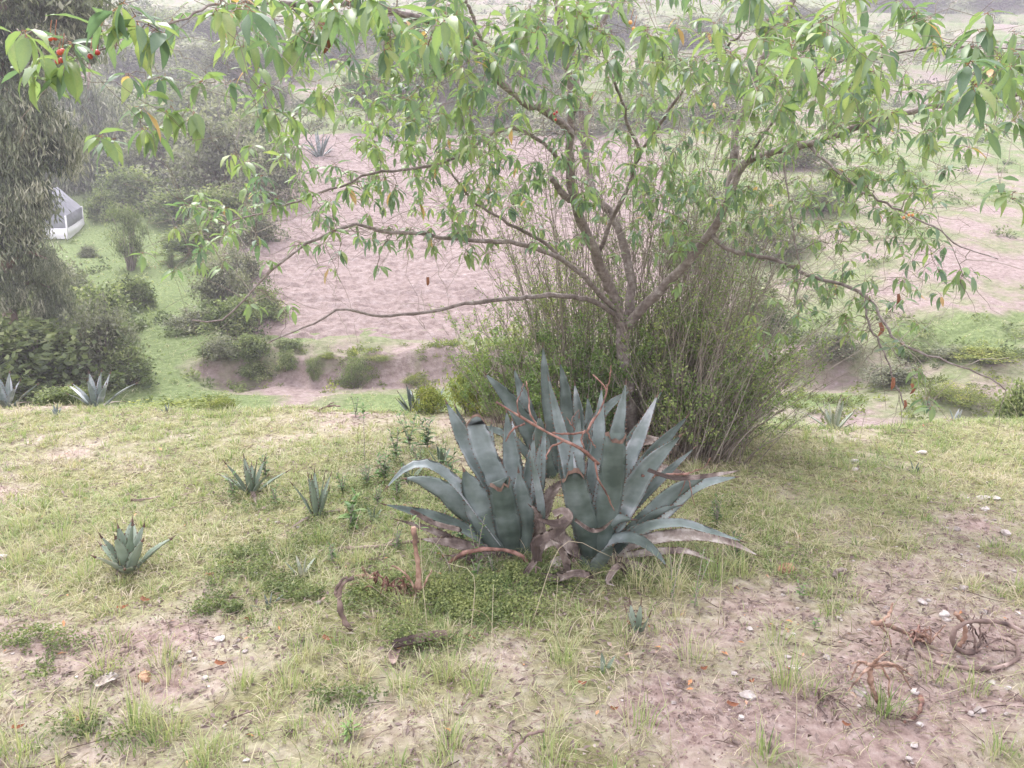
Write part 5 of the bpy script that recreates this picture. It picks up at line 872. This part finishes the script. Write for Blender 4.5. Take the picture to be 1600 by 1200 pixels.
BU = [
 (205, 422, 66, 105, 'upright', 'tall bright green bush standing alone on the lawn below the net house'), (165, 345, 60, 55, 'green', 'dark bush beside the net house on its right'), (138, 402, 34, 20, 'grey', 'small dry bush on the lawn in front of the net house'),
 (60, 610, 260, 150, 'green', 'broad green bush mass filling the lower left hollow'), (165, 600, 120, 140, 'grey', 'dusty grey green bush right of the broad left bush'), (155, 520, 120, 90, 'green', 'bush above the broad left bush, close to the eucalyptus'), (20, 560, 120, 100, 'upright', 'bush at the left edge below the eucalyptus trunk'), (100, 560, 130, 110, 'grey', 'grey bush at the middle of the lower left thicket'), (190, 545, 60, 70, 'grey', 'purplish dry bush at the right end of the lower left thicket'),
 (350, 480, 90, 95, 'grey', 'grey bush at the left corner of the ploughed field'), (370, 525, 100, 80, 'green', 'dark green bush under the left corner of the field'), (310, 515, 90, 40, 'grey', 'low straggly bush on the green hollow slope'), (330, 385, 80, 60, 'green', 'dark bush on the shaded bank of the hollow'), (380, 440, 70, 70, 'grey', 'thin grey bush on the left rim of the field'), (268, 418, 18, 28, 'upright', 'small dead looking upright bush on the green hollow'), (400, 590, 60, 34, 'green', 'low bush on the green floor near the bank'), (330, 560, 40, 26, 'green', 'small low bush in the middle of the green floor'),
 (250, 300, 150, 130, 'grey', 'rounded grey green bush above the shaded bank, leftmost of the row'), (345, 300, 140, 140, 'grey', 'rounded grey bush in the middle of the row above the shaded bank'), (420, 325, 110, 120, 'grey', 'rounded bush at the right end of the row by the field'), (300, 210, 110, 80, 'green', 'yellowish bush behind the row above the shaded bank'), (240, 220, 90, 70, 'grey', 'pale bush behind the left end of the row'), (375, 230, 90, 80, 'grey', 'grey bush behind the right end of the row'),
 (448, 578, 40, 36, 'green', 'small tufted bush on the dirt bank, left one'), (556, 604, 60, 56, 'upright', 'round tufted bush at the middle of the dirt bank'), (490, 594, 34, 40, 'upright', 'narrow tufted bush hanging on the dirt bank'), (590, 562, 60, 14, 'spiky', 'low yellowish growth along the lip of the dirt bank'), (650, 600, 50, 24, 'spiky', 'straw coloured growth at the right of the dirt bank'), (450, 545, 50, 20, 'green', 'low green growth on the corner of the dirt bank'), (510, 560, 30, 14, 'yellow', 'low pale growth on the lip of the dirt bank'),
 (195, 130, 90, 75, 'grey', 'rounded pale bush high up at the upper left'), (310, 130, 110, 66, 'grey', 'broad grey bush high up next to the field top'), (380, 140, 70, 70, 'grey', 'bare grey bush at the upper left corner of the field'), (450, 108, 100, 60, 'grey', 'far grey bush beyond the top of the field'), (520, 95, 110, 60, 'grey', 'far bush beyond the field in the middle left'), (640, 165, 130, 120, 'grey', 'big open grey bush right behind the small dark tree'), (720, 150, 110, 90, 'green', 'far bush right of the open grey bush'),
 (60, 60, 130, 70, 'grey', 'hazy bush at the upper left corner'), (230, 50, 120, 45, 'grey', 'hazy bush at the top left of middle'), (340, 60, 110, 50, 'grey', 'hazy purple bush at the top beside the limb'), (600, 60, 130, 50, 'grey', 'hazy bush at the top behind the limb'), (690, 45, 90, 35, 'grey', 'small hazy bush at the top middle'), (820, 120, 120, 70, 'grey', 'far grey bush behind the centre of the cherry crown'), (960, 60, 120, 50, 'grey', 'far hazy bush right of the centre near the top'), (1085, 75, 100, 55, 'grey', 'far dark hazy bush at the top right of centre'), (1230, 40, 120, 40, 'grey', 'far hazy bush behind the right upper limbs'), (1420, 20, 150, 50, 'grey', 'far hazy bush at the top right'), (1560, 10, 120, 30, 'grey', 'far hazy bush at the upper right corner'), (780, 190, 90, 60, 'grey', 'grey bush at the right top of the ploughed field'), (900, 210, 100, 60, 'grey', 'grey bush at the top of the field behind the main limb'), (1000, 200, 110, 60, 'green', 'green bush at the top right of the field'), (1120, 190, 90, 60, 'grey', 'grey bush beyond the right limb of the cherry'),
 (205, 330, 100, 80, 'green', 'dark green bush at the left end of the shaded bank'), (280, 345, 100, 60, 'green', 'dark green bush in the middle of the shaded bank'), (300, 395, 90, 50, 'green', 'dark bush low on the shaded bank'), (345, 350, 90, 70, 'green', 'dark bush at the right end of the shaded bank'), (400, 385, 80, 70, 'grey', 'grey bush between the shaded bank and the field'),
 (215, 260, 110, 100, 'green', 'dark bush beside the drooping eucalyptus crown'), (290, 255, 120, 90, 'green', 'dark bush behind the row of rounded bushes'), (400, 250, 100, 90, 'green', 'dark bush behind the right part of the row'), (180, 200, 90, 80, 'grey', 'grey bush over the drooping eucalyptus crown'), (350, 190, 110, 70, 'grey', 'grey bush below the leaning bare tree'), (270, 160, 90, 60, 'grey', 'grey bush between the two rounded pale bushes'), (420, 170, 60, 60, 'grey', 'grey bush on the upper left rim of the field'),
 (210, 480, 80, 60, 'green', 'green bush stretching into the gully from the left'), (200, 600, 90, 70, 'green', 'leafy bush at the right foot of the lower left thicket'), (90, 470, 110, 80, 'grey', 'grey bush under the eucalyptus crown'), (420, 500, 60, 60, 'green', 'green bush on the rim where field meets gully'), (350, 560, 70, 40, 'grey', 'straggly bush low on the right side of the gully'), (395, 560, 60, 50, 'green', 'green bush against the left end of the dirt bank'),
 (1080, 420, 120, 90, 'grey', 'grey bush behind the brush, right of the field'), (1200, 400, 120, 80, 'grey', 'grey bush beyond the right limb and the brush'), (1280, 330, 100, 60, 'grey', 'low grey bush on the slope behind the right limb'), (1180, 520, 110, 80, 'green', 'green bush behind the right side of the brush'), (1300, 560, 100, 50, 'grey', 'straggly bush on top of the right bank'), (1250, 260, 90, 50, 'green', 'green bush high behind the right limb'), (1480, 560, 60, 26, 'grey', 'thin tuft on the lip of the right bank'),
 (1370, 200, 60, 30, 'grey', 'low bush on the pale right slope'), (1430, 290, 26, 14, 'grey', 'small dark tuft alone on the pale right slope'), (1500, 630, 110, 45, 'spiky', 'dull brown growth on the right bank'), (1390, 600, 90, 40, 'grey', 'low growth at the foot of the right bank'), (1430, 560, 70, 26, 'green', 'low growth on top of the right bank'), (1540, 560, 100, 24, 'yellow', 'bright low growth along the top of the right bank')]
for (a, c, w_, h_, k, lb) in BU: bush(lb, a, c, w_, h_, k)
bush('yellow green bush leaning over the terrace edge at the left', 270, 655, 190, 48, 'yellow', d=7.6)
bush('straw coloured tuft at the terrace edge right of the yellow green bush', 345, 655, 60, 36, 'spiky', d=6.9)
bush('low green growth between the two left edge agaves', 95, 640, 80, 40, 'green', d=7.1)
bush('dark green bush cut by the right edge of the picture', 1592, 655, 80, 110, 'green', d=7.3)
bush('leafy light green bush at the terrace edge left of the tall agave', 735, 655, 90, 125, 'yellow', d=6.6, sink=.02)
bush('small light bush joined to the edge agave', 672, 655, 60, 60, 'yellow', d=6.7, sink=.02)
bush('bush with orange flowers behind the left edge agaves', 122, 650, 50, 60, 'green', d=7.6)

# low scrub too far and dense to count
def scrub(name, label, x, y, sz, matl, ti, seed):
    r = np.random.default_rng(seed); n = len(x); K = 36; c = norm(r.normal(0, 1, (n, K, 3))); c[:, :, 2] = np.abs(c[:, :, 2]); p = c*(sz[:, None, None]*r.uniform(.35, 1, (n, K, 1)))*np.array([.6, .6, .55])+np.stack([x, y, H(x, y)], -1)[:, None]
    b = Buf(); leaf_cards(b, p.reshape(-1, 3), np.repeat(sz, K)*r.uniform(.16, .34, n*K), np.repeat(ti+r.normal(0, .16, n), K)+r.normal(0, .12, n*K), .1, .45); tag(obj(name, b.mesh(name, matl, smooth=False)), label, 'undergrowth', kind='stuff')
y = 58+100*RNG.uniform(0, 1, 3600)**1.1; x = RNG.uniform(-1, 1, 3600)*(.70*y+2); k = fbm(x*.11, y*.09, 201, 3) > .40+.08*(y < 90); scrub('slope_scrub', 'grey scrub dotting the hazy upper slope', x[k], y[k], RNG.uniform(.4, 1.6, k.sum()), M_bushgrey, .38, 1)
y = RNG.uniform(18, 56, 2600); x = RNG.uniform(-1, 1, 2600)*(.70*y+2); fm = field_mask(x, y); k = ((fm > .12) & (fm < .97) & (RNG.uniform(0, 1, 2600) < .9)) | ((fm < .12) & (fbm(x*.3, y*.3, 202, 2) > .60)) | ((x > 8) & (fbm(x*.3, y*.3, 203, 2) > .54)); scrub('hollow_scrub', 'low green scrub on the banks of the hollow', x[k], y[k], RNG.uniform(.2, .65, k.sum()), M_bush, .5, 2)
x = RNG.uniform(-7, 22, 1100); y = np.where(x > 5.5, RNG.uniform(15.0, 21, 1100), 22.0+RNG.normal(0, .45, 1100)); k = fbm(x*.7, y*.9, 204, 2) > .47; scrub('bank_scrub', 'dull tufted growth clinging to the dirt bank', x[k], y[k], RNG.uniform(.12, .4, k.sum()), M_bushyel, .3, 3)
# small trees with visible trunks
def tree_small(name, label, px, py, wpx, hpx, crown0, kind, tr, lean=0., mt=M_twig, ncr=4):
    base = hit(px, py); W = wpx*PXM(base[1]); Hh = hpx*PXM(base[1]); t = thing(name, label, 'tree', base, 'trees on the far slopes'); b = Buf(); u = np.linspace(0, 1, 8)
    rr = tr*PXM(base[1]); tp = np.stack([lean*Hh*u**1.4, .05*np.sin(u*4)*Hh*.3, Hh*.75*u], -1)+base-[0, 0, .1]; tubes(b, tp, rr*np.linspace(1.2, .45, 8), 7, .5); part('trunk', b, mt, t)
    b = Buf()
    for k in range(6):
        a = k*1.05+.3; s = tp[3+k % 3]; e = s+np.array([math.cos(a)*W*.35, math.sin(a)*W*.35, Hh*.28]); q = spline(np.array([s, (s+e)/2+[0, 0, -.04*Hh], e]), 6); tubes(b, q, rr*np.linspace(.6, .15, 6), 5, .5)
    part('boughs', b, mt, t)
    for k in range(ncr):
        me = random.choice(CR[kind]); o = obj('crown', me[0], t, kind='stuff'); f = (k-(ncr-1)/2)/max(ncr-1, 1); cs = W*(.75 if ncr > 1 else 1.1); o.scale = (cs, cs, Hh*(1-crown0)*(.9 if ncr > 1 else 1.1)); o.rotation_euler = (0, 0, k*1.3); o.location = (f*W*.55+lean*Hh*.6, random.uniform(-.2, .2)*W, Hh*crown0*(1 if k % 2 else .9))
    return t
tree_small('small_tree', 'small dark round crowned tree on the upper ploughed field', 577, 206, 70, 100, .35, 'green', 6, .03)
tree_small('small_tree', 'open grey tree behind the small dark tree at the field top', 690, 190, 110, 130, .3, 'grey', 5, .1)
tree_small('small_tree', 'leaning bare tree at the upper left field corner', 385, 150, 90, 90, .35, 'grey', 4, -.2)
tree_small('small_tree', 'grey tree between the centre limbs beyond the field', 842, 150, 100, 110, .3, 'grey', 4, .05)
tree_small('small_tree', 'hazy tree at the top left beside the eucalyptus crown', 235, 95, 80, 80, .3, 'green', 4, 0)
# eucalyptus with hanging foliage
EU = [crown_mesh('e', s, M_euc, 6000, 1, 1, 9, .10, .62, hang=1.3, asp=.20) for s in (21, 22)]
def eucalyptus(label, px, d, topz_px, tr_px, blobs):
    base = on(px, d); t = thing('eucalyptus_tree', label, 'tree', base, 'eucalyptus trees at the left'); b = Buf(); top = P(topz_px[0], topz_px[1], d); q = spline(np.array([base-[0, 0, .2], base*.6+top*.4+[-.15, 0, 0], top]), 14); tubes(b, q, tr_px*PXM(d)*np.linspace(1.15, .35, 14), 10, .5+.2*RNG.normal(0, 1, (1, 14))); part('trunk', b, M_eucbark, t)
    bb = Buf()
    for (bx, by, w_, h_, dy) in blobs:
        c = P(bx, by, d+dy); j = int(np.argmin(np.abs(q[:, 2]-(c[2]-.5)))); e = c; s = q[j]; pth = spline(np.array([s, (s+e)/2+[0, 0, .3], e]), 7); tubes(bb, pth, np.linspace(.09, .02, 7), 5, .5)
        me = random.choice(EU); W = w_*PXM(d); Hh = h_*PXM(d); o = obj('crown', me[0], t, kind='stuff'); o.scale = (W, W, Hh); o.rotation_euler = (0, 0, random.uniform(0, 6)); o.location = tuple(c-base-np.array([0, 0, Hh*.5]))
    part('boughs', bb, M_eucbark, t); return t
eucalyptus('eucalyptus with peeling reddish trunk and drooping foliage at the left edge', 22, 21, (5, -60), 10.5, [(10, 440, 70, 80, -.4), (75, 405, 40, 44, -.6), (30, 300, 80, 80, -.7), (30, 40, 160, 110, 0), (100, 30, 110, 90, .8), (20, 150, 130, 120, -.5), (70, 200, 120, 120, .2), (10, 260, 120, 120, -.6), (-20, 330, 150, 130, -.4), (30, 330, 80, 80, -.3), (-70, 100, 220, 200, 0), (-80, 250, 200, 200, 0), (30, -60, 260, 120, 0), (60, 400, 60, 60, 0), (0, 400, 60, 60, .5), (80, 450, 70, 90, .3)])
eucalyptus('dark drooping eucalyptus standing behind the first, above the hollow', 140, 56, (140, 90), 4, [(110, 150, 120, 110, 0), (150, 170, 90, 110, .5), (105, 220, 120, 110, 0), (145, 250, 90, 90, .6), (80, 270, 90, 80, 0), (60, 110, 110, 100, .5), (20, 200, 130, 140, 0), (150, 215, 80, 90, -.6)])

# ------------------------------------------------------------------ net house
nb = hit(74, 374); nh = thing('net_house', 'small grey net house with white base sheet behind the eucalyptus', 'greenhouse', nb); s = PXM(nb[1])
def quadpanel(nm, pts, mt, thick=.03, seg=6):
    a, b_, c, d = [np.array(p_, float) for p_ in pts]; n = norm(np.cross(b_-a, d-a)); u = np.linspace(0, 1, seg); U, V = np.meshgrid(u, u, indexing='ij'); g_ = (a*(1-U)[..., None]*(1-V)[..., None]+b_*U[..., None]*(1-V)[..., None]+c*U[..., None]*V[..., None]+d*(1-U)[..., None]*V[..., None])
    g_ = g_+n*(.10*np.sin(U*math.pi)*np.sin(V*math.pi)+.02*RNG.normal(0, 1, U.shape))[..., None]; F = g_.reshape(-1, 3); Bk = F-n*thick; i, j = np.meshgrid(np.arange(seg-1), np.arange(seg-1), indexing='ij'); k = i*seg+j; q = np.stack([k, k+seg, k+seg+1, k+1], -1).reshape(-1, 4)
    b = Buf(); b.add(F, q, None, .5); b.add(Bk, q[:, ::-1], None, .5); part(nm, b, mt, nh)
W = 74*s; Dp = 3.4; hw = 34*s; hr = 72*s; o = nb; A = o+[-W*.55, 0, 0]; B = o+[W*.42, 0, 0]; A2 = A+[-.9, Dp, .55]; B2 = B+[-.9, Dp, .55]
Z = np.array([0, 0, 1.]); R1 = (A+B)/2+Z*hr+[.35, .3, 0]; R2 = (A2+B2)/2+Z*hr*.9
quadpanel('net_wall', [A+Z*hw*.45, B+Z*hw*.45, B+Z*hw, A+Z*hw], M_net); quadpanel('net_wall', [B+Z*hw*.45, B2+Z*hw*.45, B2+Z*hw, B+Z*hw], M_net)
quadpanel('net_gable', [A+Z*hw, B+Z*hw, R1+[.03, 0, 0], R1-[.03, 0, 0]], M_net); quadpanel('net_roof', [B+Z*hw, B2+Z*hw, R2, R1], M_net); quadpanel('net_roof', [A2+Z*hw, A+Z*hw, R1, R2], M_net)
quadpanel('base_sheet', [A+Z*.02+[0, -.05, 0], B+Z*.02+[0, -.05, 0], B+Z*hw*.48+[0, -.05, 0], A+Z*hw*.48+[0, -.05, 0]], M_white); quadpanel('base_sheet', [B+Z*.02+[.05, 0, 0], B2+Z*.02+[.05, 0, 0], B2+Z*hw*.48+[.05, 0, 0], B+Z*hw*.48+[.05, 0, 0]], M_white)
for p_, hh in [(A, hw), (B, hw), (B2, hw), (A2, hw), (np.array([R1[0], A[1], A[2]]), hr), ((A+B)/2+[-.4, -.06, 0], hw*1.3)]:
    b = Buf(); tubes(b, np.array([p_-Z*.2, p_+Z*hh*.5, p_+Z*hh*1.03]), np.full(3, .045), 6, .8); part('post', b, M_white, nh)
b = Buf(); pw = hit(25, 405); sheetp = [pw+[-.9, 0, 0], pw+[.5, 0, 0], pw+[.3, .8, .65], pw+[-.7, .8, .8]]; 
U = np.linspace(0, 1, 7); g_ = np.array([[np.array(sheetp[0])*(1-u)*(1-v)+np.array(sheetp[1])*u*(1-v)+np.array(sheetp[2])*u*v+np.array(sheetp[3])*(1-u)*v+np.array([0, 0, .12*random.random()]) for v in U] for u in U]).reshape(-1, 3)
q = np.array([[i*7+j, (i+1)*7+j, (i+1)*7+j+1, i*7+j+1] for i in range(6) for j in range(6)]); b.add(g_, q, None, .6); b.add(g_-[0, 0, .03], q[:, ::-1], None, .5)
tag(obj('plastic_sheet', b.mesh('plastic_sheet', M_white, tuple(pw)), loc=pw), 'crumpled white sheet on the ground beside the eucalyptus trunk', 'plastic sheet')

# ------------------------------------------------------------------ grazing cow far up the slope
cb = hit(858, 42); k = 15*PXM(cb[1])/1.9; verts = [(0, 0, 1.0), (.55, 0, 1.05), (.95, 0, 1.12), (1.25, 0, .85), (1.42, 0, .45), (1.55, 0, .22), (-.55, 0, 1.08), (-.85, 0, 1.05), (-.95, 0, .55),
     (.85, .2, .62), (.88, .2, .03), (.85, -.2, .62), (.95, -.2, .03), (-.72, .2, .72), (-.86, .2, .42), (-.78, .2, .03), (-.72, -.2, .72), (-.82, -.2, .42), (-.66, -.2, .03)]
edges = [(0, 1), (1, 2), (2, 3), (3, 4), (4, 5), (0, 6), (6, 7), (7, 8), (2, 9), (9, 10), (2, 11), (11, 12), (6, 13), (13, 14), (14, 15), (6, 16), (16, 17), (17, 18)]
rad = [.42, .42, .34, .2, .17, .10, .36, .2, .04, .13, .07, .13, .07, .17, .08, .07, .17, .08, .07]
me = bpy.data.meshes.new('cow'); me.from_pydata([(x*k, y*k, z*k) for x, y, z in verts], edges, []); co = obj('cow', me, loc=cb); me.materials.append(M_cow); co.rotation_euler = (0, 0, math.radians(200))
sk = co.modifiers.new('skin', 'SKIN'); 
bpy.context.view_layer.update()
if not me.skin_vertices: 
    bpy.context.view_layer.objects.active = co; bpy.ops.mesh.customdata_skin_add() if bpy.ops.mesh.customdata_skin_add.poll() else None
if me.skin_vertices:
    for i, r_ in enumerate(rad): me.skin_vertices[0].data[i].radius = (r_*k, r_*k)
    me.skin_vertices[0].data[0].use_root = True
ss = co.modifiers.new('sub', 'SUBSURF'); ss.levels = 1; ss.render_levels = 1
tag(co, 'black cow grazing far up the hazy slope, seen through the cherry limbs', 'cow')

# ------------------------------------------------------------------ haze
hb = bpy.data.meshes.new('haze'); X0, X1, Y0, Y1, Z0, Z1 = -156, 156, -24, 181, -7, 64
hb.from_pydata([(X0, Y0, Z0), (X1, Y0, Z0), (X1, Y1, Z0), (X0, Y1, Z0), (X0, Y0, Z1), (X1, Y0, Z1), (X1, Y1, Z1), (X0, Y1, Z1)], [], [(0, 3, 2, 1), (4, 5, 6, 7), (0, 1, 5, 4), (1, 2, 6, 5), (2, 3, 7, 6), (3, 0, 4, 7)])
hm = bpy.data.materials.new('haze_air'); hm.use_nodes = True; n = hm.node_tree; n.nodes.clear(); o = n.nodes.new('ShaderNodeOutputMaterial'); pv = n.nodes.new('ShaderNodeVolumePrincipled')
pv.inputs['Color'].default_value = (.80, .785, .88, 1); pv.inputs['Density'].default_value = .0021; pv.inputs['Anisotropy'].default_value = .2
n.links.new(pv.outputs[0], o.inputs['Volume']); hb.materials.append(hm); tag(obj('haze', hb), kind='stuff')
